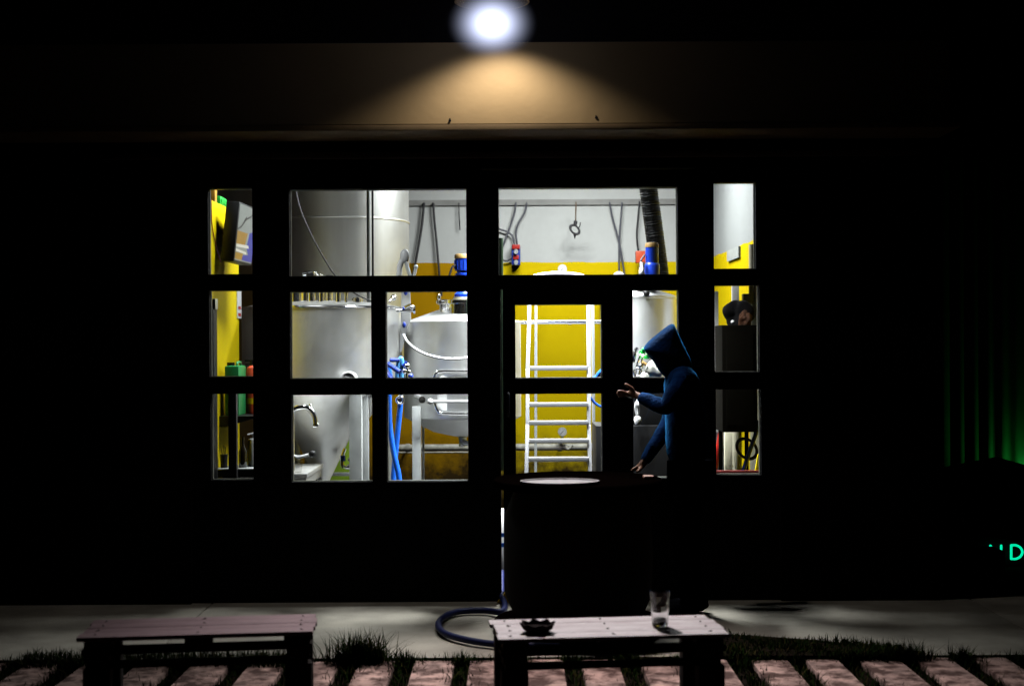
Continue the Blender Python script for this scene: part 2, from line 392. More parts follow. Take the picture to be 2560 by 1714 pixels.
# ================================================================== BUILDING
bld = thing('brewery_building', 'dark brewery front with glazed window wall under a lamp-lit tan fascia', 'building', (0, Yf, 0))
zt = 2.76
def fx(px, py=840): return at(px, py, Yf).x
def fz(py, px=1280): return at(px, py, Yf).z
xl, xr = fx(478), fx(1948)
b = MB()
b.box((-9, 9.06, -.1), (xl, 9.26, 4.4)); b.box((xr, 9.06, -.1), (2.72, 9.26, 4.4)); b.box((xl, 9.06, zt), (xr, 9.26, 4.4))
b.build('wall', M['dark_wall'], bld)
b = MB(); b.box((2.60, 9.262, -.1), (2.72, 14.4, 4.4)); b.box((-2.72, 14.16, -.1), (2.598, 14.4, 4.4)); b.box((-9, 9.262, -.1), (-2.73, 14.4, 4.4)); b.build('outer_wall', M['dark_wall'], bld)
b = MB(); b.box((-2.72, 9.262, 4.405), (2.598, 14.158, 4.5)); b.build('roof', M['dark_wall'], bld)
b = MB()
b.box((-2.46, 9.262, 0), (xl - .0, 9.285, 4.28)); b.box((xr, 9.262, 0), (2.0, 9.285, 4.28)); b.box((xl, 9.262, zt), (xr, 9.285, 4.28))
b.build('lining', M['white_lining'], bld)
zl = at(1230, 322, 8.8).z
zc_ = at(1230, 106, 8.8).z
fx0, fx1 = -9, 2.72
b = MB(); b.box((fx0, 8.80, zl + .03), (fx1, 9.055, zc_), .006); b.build('fascia', M['fascia'], bld)
za, zb_ = at(1230, 325, 8.6).z, at(1230, 311, 8.6).z
b = MB(); b.box((-9, 8.815, zc_ + .001), (2.72, 9.055, 4.4)); b.build('cladding', M['dark_clad'], bld)
b = MB(); b.box((fx0, 8.60, za), (fx1, 9.055, zb_), .004); b.build('ledge', mat('ledge_paint', (.30, .19, .085), .7, var=.15), bld)
for px, py in ((1125, 302), (1490, 295)):
    p = at(px, py, 8.8); q = MB(); q.cyl((p.x, 8.792, p.z), (p.x, 8.8, p.z), .007); q.box((p.x - .004, 8.794, p.z), (p.x + .004, 8.799, p.z + .014)); q.build('bracket', M['black'], bld)
b = MB(); b.box((-2.6, 9.02, fz(398)), (2.6, 9.058, fz(382)), .004); b.build('header_trim', mat('trim_brown', (.05, .03, .022), .6), bld)

def grid_solid(xs, ys, holes, Y, depth, z_of, x_of):
    """one solid panel with rectangular holes; xs, ys sorted pixel coordinates"""
    mb = MB(); bm = mb.bm
    V = {}
    def vert(i, j):
        if (i, j) not in V: V[i, j] = bm.verts.new((x_of(xs[i]), Y, z_of(ys[j])))
        return V[i, j]
    fs = []
    for i in range(len(xs) - 1):
        for j in range(len(ys) - 1):
            cx, cy = (xs[i] + xs[i + 1]) / 2, (ys[j] + ys[j + 1]) / 2
            if any(h[0] < cx < h[2] and h[1] < cy < h[3] for h in holes): continue
            fs.append(bm.faces.new((vert(i, j), vert(i + 1, j), vert(i + 1, j + 1), vert(i, j + 1))))
    g = bmesh.ops.extrude_face_region(bm, geom=fs)
    for e in g['geom']:
        if isinstance(e, bmesh.types.BMVert): e.co.y += depth
    bmesh.ops.recalc_face_normals(bm, faces=bm.faces[:])
    return mb
YG = 1512
def window(label, outer, panes, extra_holes=(), bottom=YG, mx=None, Y=Yf, name='window', depth=.085):
    mid = (outer[0] + outer[2]) / 2 if mx is None else mx
    holes = list(panes) + list(extra_holes)
    xs = sorted({outer[0], outer[2], *[h[0] for h in holes], *[h[2] for h in holes]})
    ys = sorted({outer[1], outer[3], *[h[1] for h in holes], *[min(h[3], outer[3]) for h in holes]})
    zf = lambda py: fz(py, mid)
    mb = grid_solid(xs, ys, holes, Y, depth, zf, fx)
    if bottom:
        mb2 = mb
    o = mb.build(name, M['black_paint'], bld)
    o['label'] = label
    for h in panes:
        g = MB(); g.box((fx(h[0]) - .004, Y + .038, zf(h[3]) - .004), (fx(h[2]) + .004, Y + .044, zf(h[1]) + .004)); g.build('pane', M['glass'], o)
        # pale glazing bead round the pane, set inside the reveal
        bd = MB(); x0, x1, z0, z1 = fx(h[0]), fx(h[2]), zf(h[3]), zf(h[1]); t = .0045
        for a, c in (((x0, z0), (x1, z0 + t)), ((x0, z1 - t), (x1, z1)), ((x0, z0 + t), (x0 + t, z1 - t)), ((x1 - t, z0 + t), (x1, z1 - t))):
            bd.box((a[0], Y + .05, a[1]), (c[0], Y + .075, c[1]))
        bd.build('glazing_bead', M['bead'], o)
    return o
M['bead'] = mat('bead_paint', (.10, .10, .08), .5)
window('narrow three pane side window on the left', (478, 425, 679, YG), [(521, 470, 632, 686), (523, 725, 632, 942), (525, 983, 632, 1200)])
window('five pane window left of the door', (679, 425, 1208, YG),
       [(724, 472, 1168, 690), (725, 728, 928, 946), (964, 728, 1169, 946), (727, 985, 929, 1204), (966, 985, 1170, 1204)])
window('window over and beside the door', (1208, 425, 1740, YG),
       [(1247, 468, 1696, 687), (1582, 725, 1697, 945), (1582, 983, 1697, 1196)], [(1251, 722, 1549, YG)])
window('narrow three pane side window on the right', (1740, 410, 1948, YG), [(1786, 455, 1891, 672), (1787, 712, 1899, 930), (1789, 972, 1902, 1187)], mx=1845)
# the door, left a finger's width ajar on its lock side
door = window('glazed door left slightly ajar', (1257, 722.4, 1548.6, 1498), [(1287, 760, 1505, 945), (1287, 983, 1505, 1192)], bottom=None, mx=1400, name='door', depth=.06)
hb = MB(); p = at(1271, 1010, Yf); hb.tube([(p.x, Yf, p.z + .07), (p.x, Yf - .045, p.z + .065), (p.x, Yf - .05, p.z), (p.x, Yf - .045, p.z - .065), (p.x, Yf, p.z - .07)], .009); hb.build('handle', M['black'], door)

# ------------------------------------------------------------------ inside walls
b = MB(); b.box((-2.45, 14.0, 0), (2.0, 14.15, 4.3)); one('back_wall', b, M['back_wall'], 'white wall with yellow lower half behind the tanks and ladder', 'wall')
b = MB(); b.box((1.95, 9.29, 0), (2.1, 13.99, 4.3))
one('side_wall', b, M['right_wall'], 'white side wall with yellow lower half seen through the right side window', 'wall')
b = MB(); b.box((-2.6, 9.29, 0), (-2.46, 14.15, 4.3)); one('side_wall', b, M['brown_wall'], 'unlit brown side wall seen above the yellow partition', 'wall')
b = MB(); b.box((-2.6, 9.0, 4.31), (2.1, 14.15, 4.4)); struct('brewery_ceiling', b, M['ceiling'])
PX = -1.97
pz = 2.60
b = MB(); b.box((PX - .12, 9.30, 0), (PX, 10.27, pz), .006); one('partition_wall', b, M['yellow'], 'short bright yellow partition wall behind the left side window', 'wall')

# ================================================================== TANKS
def ring(mb, c, r, z, t=.008): mb.torus((c.x, c.y, z), r, t, n=64, m=8)
# --- conical fermenter
Y1 = 10.85; s1 = F / Y1
c1 = at(806, 900, Y1); R1 = 198 / s1
z_sh = at(806, 771, Y1).z; z_cy = at(806, 888, Y1).z; z_ap = at(806, 1206, Y1).z
t1 = thing('fermenter_tank', 'large near conical steel tank with domed top and grey legs', 'tank', (c1.x, c1.y, 0))
z_cy = at(806, 950, Y1).z
zz1 = lambda py: at(806, py, Y1).z
b = MB(); b.lathe([(R1, z_cy), (R1, z_sh)], c1 * Vector((1, 1, 0)) if False else (c1.x, c1.y, 0), 72)
b.build('shell', M['steel'], t1)
b = MB(); b.lathe([(.03, zz1(1215) - .12), (.03, zz1(1215)), (66 / s1, zz1(1098)), (139 / s1, zz1(1020)), (188 / s1, zz1(968)), (R1 - .002, z_cy - .002)], (c1.x, c1.y, 0), 72); b.build('cone', M['steel'], t1)
b = MB(); b.lathe([(R1 - .003, z_sh + .002), (R1 - .02, z_sh + .012), (R1 * .8, z_sh + .03), (R1 * .5, z_sh + .05), (R1 * .2, z_sh + .06), (.02, z_sh + .062)], (c1.x, c1.y, 0), 72); b.build('dome', M['steel'], t1)
b = MB(); ring(b, c1, R1 + .002, z_sh, .011); ring(b, c1, R1 + .001, z_cy, .007); b.build('weld_ring', M['chrome'], t1)
def fitting(px, py0, py1, Y, r, m='chrome'):
    a = at(px, py0, Y); c = at(px, py1, Y)
    q = MB(); q.cyl(c, (c.x, c.y, a.z), r, n=20); q.lathe([(r * 1.35, -.012), (r * 1.35, .012)], (c.x, c.y, a.z - .02), 24); return q.build('fitting', M[m], t1)
fitting(738, 706, 766, 10.6, .062); fitting(778, 712, 766, 10.55, .034); fitting(803, 708, 766, 10.5, .022)
fitting(822, 716, 766, 10.6, .030); fitting(845, 712, 764, 10.5, .020); fitting(865, 724, 764, 10.5, .012); fitting(893, 744, 764, 10.6, .03)
b = MB(); p = at(757, 686, 10.7); b.cyl(p, p + Vector((.07, 0, .012)), .02); b.ball(p + Vector((.09, 0, .01)), .016); p = at(793, 688, 10.7); b.ball(p, .014); b.ball(p + Vector((.03, 0, 0)), .012)
b.cyl((p.x - .05, p.y, z_sh + .1), (p.x - .05, p.y, p.z), .012)
b.build('top_valve', M['chrome'], t1)
b = MB(); p = at(775, 687, 10.68); b.box(p + Vector((-.03, 0, -.02)), p + Vector((.025, .04, .02)), .006); b.build('valve_handle', M['black'], t1)
b = MB(); p = at(824, 690, 10.68); b.box(p + Vector((-.03, 0, -.02)), p + Vector((.03, .04, .01)), .006)
b.build('valve_handle', M['black'], t1)
# legs: angle posts
def post(mb, x0, x1, y0, y1, Y, d):
    mb.pbox(x0, y0, x1, y1, Y, d, .003)
b = MB(); post(b, 872, 905, 905, 1347, 10.36, .10); b.build('leg', M['galv'], t1)
b = MB(); post(b, 906, 922, 905, 1340, 10.47, .10); b.pbox(931, 905, 950, 1340, 10.5, .05); b.build('leg', M['galv'], t1)
b = MB(); post(b, 640, 668, 905, 1330, 10.7, .09); b.build('leg', M['galv'], t1)
b = MB(); post(b, 760, 790, 905, 1310, 11.35, .09); b.build('leg', M['galv'], t1)
# side valve, bracket, thermometer knob
b = MB(); a = at(992, 776, 10.62); b.cyl(a, at(1036, 774, 10.6), .017); b.lathe([(.030, -.008), (.030, .008)], at(1036, 774, 10.6), 24, axis=(1, 0, 0)); b.ball(at(1030, 768, 10.58), .02)
b.cyl(at(1010, 770, 10.58), at(1026, 762, 10.56), .012)
b.build('side_valve', M['chrome'], t1)
b = MB(); P = [at(x, y, 10.74) for x, y in ((1004, 700), (1024, 700), (1026, 760), (1027, 800), (1019, 815), (1004, 880), (999, 880))]; b.prism(P, (0, .03, 0), .003); b.build('bracket', M['steel'], t1)
for q, r_, h_ in ((at(1014, 730, 10.72), .018, 1.4), (at(1010, 812, 10.72), .016, 1.4), (at(1009, 771, 10.57), .012, 1)):
    b = MB(); b.ball(q, r_, sc=(.8, .8, h_)); b.build('blue_seal', M['dark_blue_hose'], t1)
b = MB(); b.ball(at(984, 744, 10.38), .024); b.cyl(at(984, 744, 10.35), at(973, 752, 10.3), .008); b.ball(at(974, 753, 10.3), .012); b.build('probe', M['chrome'], t1)
b = MB(); b.tube([at(998, 690, 10.7), at(1000, 665, 10.7), at(1009, 645, 10.7), at(1018, 633, 10.7)], .022, n=14); b.ball(at(1012, 640, 10.69), .045, sc=(.8, .6, 1.2)); b.build('vent_pipe', M['white'], t1)
b = MB(); b.cyl(at(1014, 655, 10.66), at(1026, 692, 10.66), .014); b.cyl(at(1040, 668, 10.66), at(1034, 694, 10.66), .012); b.ball(at(1040, 667, 10.66), .017); b.build('vent_stay', M['galv'], t1)
# clamp lamp-like flange on the shell front
b = MB(); p = at(873, 948, 10.26); b.cyl(p + Vector((0, .05, 0)), p + Vector((0, -.06, 0)), .058, .05, n=28); b.torus(p + Vector((0, -.06, 0)), .05, .009, axis=(0, 1, 0), n=28); b.build('sample_port', M['white'], t1)
# drain valve under the cone
b = MB(); b.tube([at(862, 1120, 10.75), at(856, 1140, 10.75), at(856, 1162, 10.75), at(866, 1168, 10.75), at(890, 1166, 10.75)], .014); b.cyl(at(868, 1167, 10.74), at(900, 1166, 10.74), .02); b.ball(at(875, 1148, 10.75), .018); b.build('drain_pipe', M['chrome'], t1)
b = MB(); b.cyl(at(858, 1152, 10.7), at(857, 1138, 10.7), .018); b.build('drain_valve', M['dark_blue_hose'], t1)
b = MB(); b.pbox(830, 1181, 900, 1189, 10.95, .04, .004); b.build('foot_rail', M['galv'], t1)

# --- tall tank behind
Y2 = 12.5; s2 = F / Y2; c2 = at(840, 600, Y2); R2 = 182 / s2
t2 = thing('storage_tank', 'tall plain steel tank rising behind the conical tank', 'tank', (c2.x, c2.y, 0))
b = MB(); b.lathe([(.1, .9), (R2, 1.3), (R2, 4.15), (R2 * .8, 4.25), (.02, 4.28)], (c2.x, c2.y, 0), 80); b.build('shell', M['steel_dull'], t2)
zw = at(840, 541, Y2 - R2).z
b = MB(); ring(b, c2, R2, zw, .009); b.build('weld_ring', M['steel'], t2)
for a in (40, 140, 220, 320):
    q = MB(); x = c2.x + R2 * .85 * math.cos(R_(a)); y = c2.y + R2 * .85 * math.sin(R_(a)); q.cyl((x, y, 0), (x, y, 1.32), .04); q.build('leg', M['galv'], t2)
p = at(932, 600, 11.75); b = MB(); b.cyl((p.x, 11.75, 1.9), (p.x, 11.75, 4.3), .009, n=10); one('conduit', b, M['cable'], 'thin dark conduit running down in front of the tall tank', 'conduit')
p = at(922, 600, 11.82); b = MB(); b.cyl((p.x, 11.82, 1.6), (p.x, 11.82, 4.3), .018, n=12); one('conduit', b, M['galv'], 'grey conduit beside the thin dark one on the tall tank', 'conduit')
b = MB(); b.tube([at(735, 440, 10.2), at(748, 512, 10.2), at(775, 580, 10.2), at(810, 645, 10.2), at(842, 694, 10.2), at(884, 731, 10.2), at(935, 756, 10.15)], .0055); one('hanging_cable', b, M['cable'], 'slack black cable crossing in front of the tall tank', 'cable')

# --- kettle with agitator
Y3 = 11.0; s3 = F / Y3; c3 = at(1156, 900, Y3); R3 = 146 / s3
zk = lambda py: at(1156, py, Y3).z
t3 = thing('kettle_tank', 'squat steel kettle with conical lid and blue motor on top', 'tank', (c3.x, c3.y, 0))
b = MB(); b.lathe([(R3, zk(1040)), (R3, zk(806))], (c3.x, c3.y, 0), 72); b.build('shell', M['steel_dull'], t3)
b = MB(); b.lathe([(.03, zk(1115)), (.03, zk(1092)), (R3 * .5, zk(1078)), (R3 - .003, zk(1041))], (c3.x, c3.y, 0), 72); b.build('dished_base', M['steel_dull'], t3)
b = MB(); b.lathe([(R3 - .002, zk(805)), (.21, zk(777)), (.1, zk(768))], (c3.x, c3.y, 0), 72); b.build('lid', M['steel'], t3)
b = MB(); b.lathe([(.19, zk(795)), (.19, zk(762)), (.215, zk(760)), (.215, zk(752)), (.05, zk(748))], (c3.x + .02, c3.y - .1, 0), 56); b.build('hatch', M['chrome'], t3)
b = MB(); b.ball(at(1098, 742, 10.75), .014, sc=(1, 1, 2)); b.cyl(at(1098, 762, 10.75), at(1098, 745, 10.75), .008); b.cyl(at(1103, 750, 10.75), at(1135, 752, 10.75), .008); b.build('hatch_clamp', M['chrome'], t3)
mo = MB(); mz = lambda py: at(1157, py, 10.9).z; mc = at(1157, 700, 10.9)
mo.lathe([(.066, mz(742)), (.066, mz(735)), (.045, mz(728)), (.04, mz(700)), (.058, mz(690)), (.058, mz(684)), (.045, mz(682)), (.045, mz(678)), (.06, mz(676)), (.06, mz(646))], (mc.x, mc.y, 0), 32)
for i in range(14):
    a = i / 14 * 6.283; d = Vector((math.cos(a), math.sin(a), 0)); e = Vector((-d.y, d.x, 0)) * .003
    q = [Vector((mc.x, mc.y, 0)) + d * rr + e * ss + Vector((0, 0, z)) for rr, ss in ((.059, 1), (.059, -1), (.066, -1), (.066, 1)) for z in (0,)]
    mo.prism([v + Vector((0, 0, mz(672))) for v in q], (0, 0, mz(650) - mz(672)))
mot = mo.build('motor', M['blue_motor'], t3)
b = MB(); b.lathe([(.064, mz(646)), (.064, mz(639)), (.055, mz(635)), (.01, mz(634))], (mc.x, mc.y, 0), 32); b.build('motor_cap', M['tan'], mot)
b = MB(); b.lathe([(.075, mz(752)), (.075, mz(743))], (mc.x, mc.y, 0), 32); b.build('motor_flange', M['cream'], mot)
b = MB(); b.tube([at(1140, 663, 10.85), at(1131, 667, 10.85), at(1126, 680, 10.85), at(1122, 696, 10.85), at(1121, 720, 10.85)], .008); b.build('motor_cable', M['cable'], mot)
# manway on the kettle's front
b = MB(); P = [at(x, y, 10.56) for x, y in ((1104, 938), (1210, 938), (1222, 950), (1222, 1015), (1210, 1028), (1104, 1028), (1092, 1015), (1092, 950))]; b.prism(P, (0, .1, 0), .006); b.build('manway_door', M['white'], t3)
b = MB(); b.tube([at(x, y, 10.52) for x, y in ((1084, 985), (1084, 950), (1089, 934), (1104, 928), (1155, 928), (1215, 928), (1230, 940), (1231, 1000), (1222, 1028), (1200, 1033), (1110, 1033), (1094, 1025), (1085, 1003))], .013, n=12); b.build('manway_frame', M['chrome'], t3)
b = MB(); b.cyl(at(1074, 1003, 10.48), at(1235, 1003, 10.48), .011); b.ball(at(1076, 1003, 10.48), .022); b.cyl(at(1076, 1003, 10.48), at(1084, 1003, 10.6), .01); b.build('manway_bar', M['white'], t3)
b = MB(); p = at(1056, 995, 10.5); b.cyl(p, p + Vector((-.05, .04, .02)), .022); b.cyl(p + Vector((0, .03, 0)), p + Vector((0, -.03, -.01)), .026, n=24); b.build('outlet_flange', M['chrome'], t3)
b = MB(); b.pbox(1030, 1016, 1053, 1350, 10.62, .075, .003); b.build('leg', M['galv'], t3)
b = MB(); b.pbox(1055, 1040, 1062, 1340, 10.9, .03, .002); b.build('leg', M['galv'], t3)
b = MB(); b.pbox(1215, 1016, 1238, 1350, 10.62, .075, .003); b.build('leg', M['galv'], t3)
b = MB(); b.tube([at(1153, 1085, 10.95), at(1154, 1098, 10.95), at(1162, 1106, 10.95), at(1190, 1108, 10.95)], .022, n=12); b.build('drain_pipe', M['galv'], t3)
b = MB(); b.tube([at(1008, 836, 10.5), at(1020, 856, 10.47), at(1045, 876, 10.44), at(1080, 890, 10.42), at(1125, 897, 10.42), at(1172, 893, 10.44), at(1230, 880, 10.5)], .0095, n=12); one('white_hose', b, M['white'], 'white hose drooping across the front of the squat kettle', 'hose')

# --- small tank by the door
Y4 = 11.0; c4 = at(1606, 850, Y4); R4 = 83 / (F / Y4); zq = lambda py: at(1606, py, Y4).z
t4 = thing('lauter_tank', 'slim steel tank behind the hooded person with second blue motor', 'tank', (c4.x, c4.y, 0))
b = MB(); b.lathe([(.02, zq(1000)), (R4 * .6, zq(985)), (R4, zq(950)), (R4, zq(748)), (R4 + .006, zq(746)), (R4 + .006, zq(741)), (R4 * .8, zq(734)), (.02, zq(715))], (c4.x, c4.y, 0), 60); b.build('shell', M['steel'], t4)
b = MB(); b.ball(at(1616, 733, 10.72), .026); b.build('lid_knob', M['black'], t4)
b = MB(); b.ball(at(1602, 727, 10.74), .02, sc=(1.6, 1, .7)); b.build('lid_catch', M['chrome'], t4)
for i, (px, Y) in enumerate(((1535, 10.95), (1678, 10.95), (1606, 11.2))):
    b = MB(); p = at(px, 900, Y); b.cyl((p.x, Y, 0), (p.x, Y, zq(930)), .02); b.build('leg', M['galv'], t4)
mz = lambda py: at(1630, py, 10.85).z; mc = at(1630, 650, 10.85)
mo = MB(); mo.lathe([(.045, mz(725)), (.055, mz(690)), (.06, mz(664)), (.055, mz(660)), (.048, mz(657)), (.05, mz(654)), (.05, mz(618))], (mc.x, mc.y, 0), 32)
mot = mo.build('motor', M['blue_motor'], t4)
b = MB(); b.lathe([(.053, mz(618)), (.053, mz(611)), (.045, mz(607)), (.01, mz(606))], (mc.x, mc.y, 0), 32); b.build('motor_cap', M['tan'], mot)
b = MB(); b.tube([at(1613, 636, 10.83), at(1603, 650, 10.83), at(1600, 668, 10.83), at(1598, 700, 10.83)], .007); b.build('motor_cable', M['cable_grey'], mot)
b = MB(); b.ball(at(1604, 678, 10.78), .026, sc=(.8, .8, 1.2)); b.cyl(at(1606, 655, 10.8), at(1606, 670, 10.8), .016); b.build('sight_glass', M['white'], mot)
b = MB(); b.tube([at(1615, 400, 11.25), at(1621, 470, 11.25), at(1633, 560, 11.25), at(1645, 650, 11.25), at(1652, 715, 11.22)], .074, n=24, k=30, rf=lambda t: .072 + .0035 * math.sin(t * 330)); one('duct_hose', b, M['black'], 'thick black ribbed duct slanting down from the ceiling', 'duct')
b = MB(); b.pbox(1590, 627, 1614, 657, 13.75, .1, .006); one('alarm_box', b, M['orange_red'], 'red orange box on back wall left of the second motor', 'box')
b = MB(); p = at(1547, 690, 11.6); b.lathe([(.055, 0), (.055, .01), (.05, .03), (.03, .05), (.004, .058)], (p.x, p.y, p.z - .02), 32); b.cyl((p.x, p.y, p.z - .02), (p.x, p.y + .02, p.z - .16), .012)
b.cyl((p.x, p.y + .02, p.z - .14), (p.x, 13.99, p.z - .14), .012)
one('dome_light', b, M['white'], 'small white dome cover left of the second blue motor', 'light cover')

# ------------------------------------------------------------------ cables, tray, wall fittings
b = MB(); a = at(1000, 496, 13.8); c = at(1760, 497, 13.8)
b.box((a.x, 13.975, a.z - .055), (c.x, 13.998, a.z)); one('cable_tray', b, mat('tray_grey', (.30, .29, .27), .6), 'long grey cable tray along the top of the back wall', 'cable tray')
def cable(px, label, Y=13.95, r=.0095, m='cable', **k):
    q = MB(); q.tube([at(x, y, Y) for x, y in px], r, n=8); one('hanging_cable', q, M[m], label, 'cable', 'cables hanging from the tray')
cable([(1060, 507), (1056, 550), (1050, 594), (1035, 675), (1020, 730)], 'black cable nearest the tall tank, leaning down to the left', r=.012)
cable([(1083, 507), (1086, 550), (1091, 600), (1099, 692), (1104, 740)], 'straight black cable hanging between tall tank and blue motor', r=.011)
cable([(1147, 507), (1148, 540), (1150, 575)], 'short thin cable end hanging above the blue kettle motor', r=.006)
cable([(1290, 506), (1286, 532), (1271, 579), (1254, 624), (1252, 643), (1263, 652), (1278, 647), (1289, 634)], 'grey cable looping back up to the lower socket', r=.009, m='cable_grey')
cable([(1317, 506), (1312, 530), (1296, 558), (1290, 581), (1293, 613)], 'grey cable bending down into the top of the blue socket box', r=.009, m='cable_grey')
cable([(1235, 566), (1250, 573), (1269, 580), (1282, 592), (1286, 613)], 'grey cable coming from behind the mullion to the socket box', r=.009, m='cable_grey')
cable([(1524, 506), (1532, 547), (1549, 611), (1562, 690)], 'dark cable crossing another from upper left to lower right', r=.009, m='cable_grey')
cable([(1555, 506), (1552, 547), (1548, 611), (1548, 690)], 'dark near vertical cable of the crossing pair', r=.009, m='cable_grey')
cable([(1599, 503), (1595, 547), (1592, 590), (1596, 630)], 'dark cable beside the black duct ending at the red box', r=.009)
t = thing('hook', 'rope with dark pulley hook hanging from middle of cable tray', 'hook', at(1439, 508, 13.7))
b = MB(); b.cyl(at(1440, 505, 13.7), at(1439, 558, 13.7), .007); b.build('rope', mat('rope', (.12, .08, .05), .8), t)
b = MB(); b.torus(at(1437, 574, 13.7), .034, .009, axis=(0, 1, 0), sy=1.5); b.cyl(at(1439, 552, 13.7), at(1438, 562, 13.7), .018); b.cyl(at(1437, 586, 13.7), at(1437, 597, 13.7), .014, .003); b.tube([at(1443, 572, 13.7), at(1449, 566, 13.7), at(1451, 556, 13.7)], .005); b.build('shackle', M['cable'], t)
t = thing('socket_box', 'blue and red industrial socket box on the back wall', 'socket box', at(1290, 660, 13.98))
b = MB(); b.pbox(1279, 615, 1301, 662, 13.88, .11, .006); b.build('case', M['dark_blue_hose'], t)
b = MB(); b.pbox(1280, 611, 1300, 622, 13.86, .12, .005); b.build('cover', M['red'], t)
b = MB(); b.pbox(1283, 638, 1297, 648, 13.865, .02, .003); b.build('cover', M['red'], t)
for py in (628, 655):
    p = at(1290, py, 13.87); q = MB(); q.cyl(p, p + Vector((0, -.05, -.01)), .022, .020); q.build('socket', M['galv'], t)
def gauge(px, py, Y, label, stem):
    p = at(px, py, Y); g = thing('pressure_gauge', label, 'gauge', p, 'round pressure gauges')
    q = MB(); q.cyl(p, p + Vector((0, .035, 0)), .043, n=32); q.build('case', M['galv'], g)
    q = MB(); q.cyl(p + Vector((0, -.003, 0)), p + Vector((0, -.001, 0)), .038, n=32); q.build('dial', M['white'], g)
    q = MB(); q.prism([p + Vector((-.020, -.004, -.018)), p + Vector((-.016, -.004, -.022)), p + Vector((.018, -.004, .020))], (0, -.002, 0))
    for i in range(9):
        a = R_(-45 + 270 * i / 8); d = Vector((math.cos(a), 0, math.sin(a))); q.box(p + d * .031 + Vector((-.002, -.0045, -.002)), p + d * .031 + Vector((.002, -.0032, .002)))
    q.build('needle', M['cable'], g)
    q = MB(); q.cyl(p + Vector((0, .02, -.035)), p + Vector((0, .02, -stem)), .012); q.build('stem', M['galv'], g)
gauge(1406, 672, 13.3, 'round white gauge standing above the door transom', .12)
gauge(1406, 1079, 13.6, 'round white gauge on the big wall pipe behind ladder', .11)
b = MB(); a = at(985, 1119, 13.72); c = at(1740, 1115, 13.72); b.cyl((a.x, 13.72, a.z), (c.x, 13.72, a.z), .034, n=20)
for px in (1020, 1200, 1400, 1600): p = at(px, 1119, 13.72); b.cyl((p.x - .02, 13.72, a.z), (p.x + .02, 13.72, a.z), .041, n=20); b.box((p.x - .008, 13.72, a.z - .01), (p.x + .008, 13.999, a.z + .01))
b.tube([at(1412, 1110, 13.66), at(1420, 1122, 13.65), at(1432, 1112, 13.65)], .012)
one('wall_pipe', b, M['dirty_pipe'], 'fat dirty white pipe running low along the back wall', 'pipe')
b = MB(); a = at(985, 1131, 13.85); c = at(1200, 1131, 13.85); b.cyl((a.x, 13.85, a.z), (c.x, 13.85, a.z), .009); 
for px in (1010, 1180): p = at(px, 1131, 13.85); b.box((p.x - .006, 13.85, a.z - .006), (p.x + .006, 13.999, a.z + .006))
one('thin_pipe', b, M['dirty_pipe'], 'thin pale pipe just under the fat wall pipe', 'pipe')
b = MB(); a = at(1240, 806, 12.2); c = at(1600, 806, 12.2); b.cyl((a.x, 12.2, a.z), (c.x, 12.2, a.z), .018, n=16); p = at(1425, 806, 12.2); b.lathe([(.024, -.012), (.024, .012)], (p.x, 12.2, a.z), 20, axis=(1, 0, 0))
for px in (1265, 1560): p = at(px, 806, 12.2); b.cyl((p.x, 12.2, a.z), (p.x, 13.999, a.z), .014)
one('steam_pipe', b, M['chrome'], 'shiny steel pipe crossing behind the ladder at head height', 'pipe')

# ------------------------------------------------------------------ ladder
L = thing('step_ladder', 'white aluminium step ladder with hooped top seen through the door', 'ladder', at(1396, 1400, 9.95) * Vector((1, 1, 0)))
def lad(px, py, Y): return at(px, py, Y)
def ylad(py): return 10.25 - (py - 760) * .00075   # leans: foot nearer
for side, xt, xm, xb in (('l', 1323, 1319, 1312), ('r', 1471, 1472, 1479)):
    b = MB()
    pts = [lad(xt, 712, ylad(712)), lad(xt, 800, ylad(800)), lad(xm, 920, ylad(920)), lad(xm, 1060, ylad(1060)), lad((xm + xb) / 2, 1200, ylad(1200)), lad(xb, 1420, ylad(1420))]
    pts.append(Vector((pts[-1].x, pts[-1].y - .02, 0.0)))
    for p, q in zip(pts, pts[1:]):
        w = .0135
        b.hexa([(c.x + dx, c.y + dy, c.z) for dx in (-w, w) for dy in (-.03, .03) for c in (q, p)], .003)
    b.build('stile', M['alu'], L)
b = MB(); b.tube([lad(1323, 714, ylad(712)), lad(1326, 697, ylad(700)), lad(1350, 688, ylad(700)), lad(1396, 684, ylad(700)), lad(1445, 688, ylad(700)), lad(1468, 697, ylad(700)), lad(1471, 714, ylad(712))], .016, n=12); b.build('top_hoop', M['alu'], L)
py = 921; i = 0
while py < 1480:
    Y = ylad(py); a = lad(1325 - i * .6, py, Y); c = lad(1469 + i * .6, py, Y)
    b = MB(); b.box((a.x, Y - .05, a.z - .013), (c.x, Y + .05, a.z + .017), .004)
    b.build('rung', M['alu'], L); py += 45.3; i += 1
for xt, xb in ((1340, 1338), (1482, 1486)):
    b = MB(); p = lad(xt, 745, 10.42); q = lad(xb, 1300, 10.75); q.z = 0; w = .010
    b.hexa([(c.x + dx, c.y + dy, c.z) for dx in (-w, w) for dy in (-.02, .02) for c in (q, p)], .002); b.build('rear_leg', M['galv'], L)

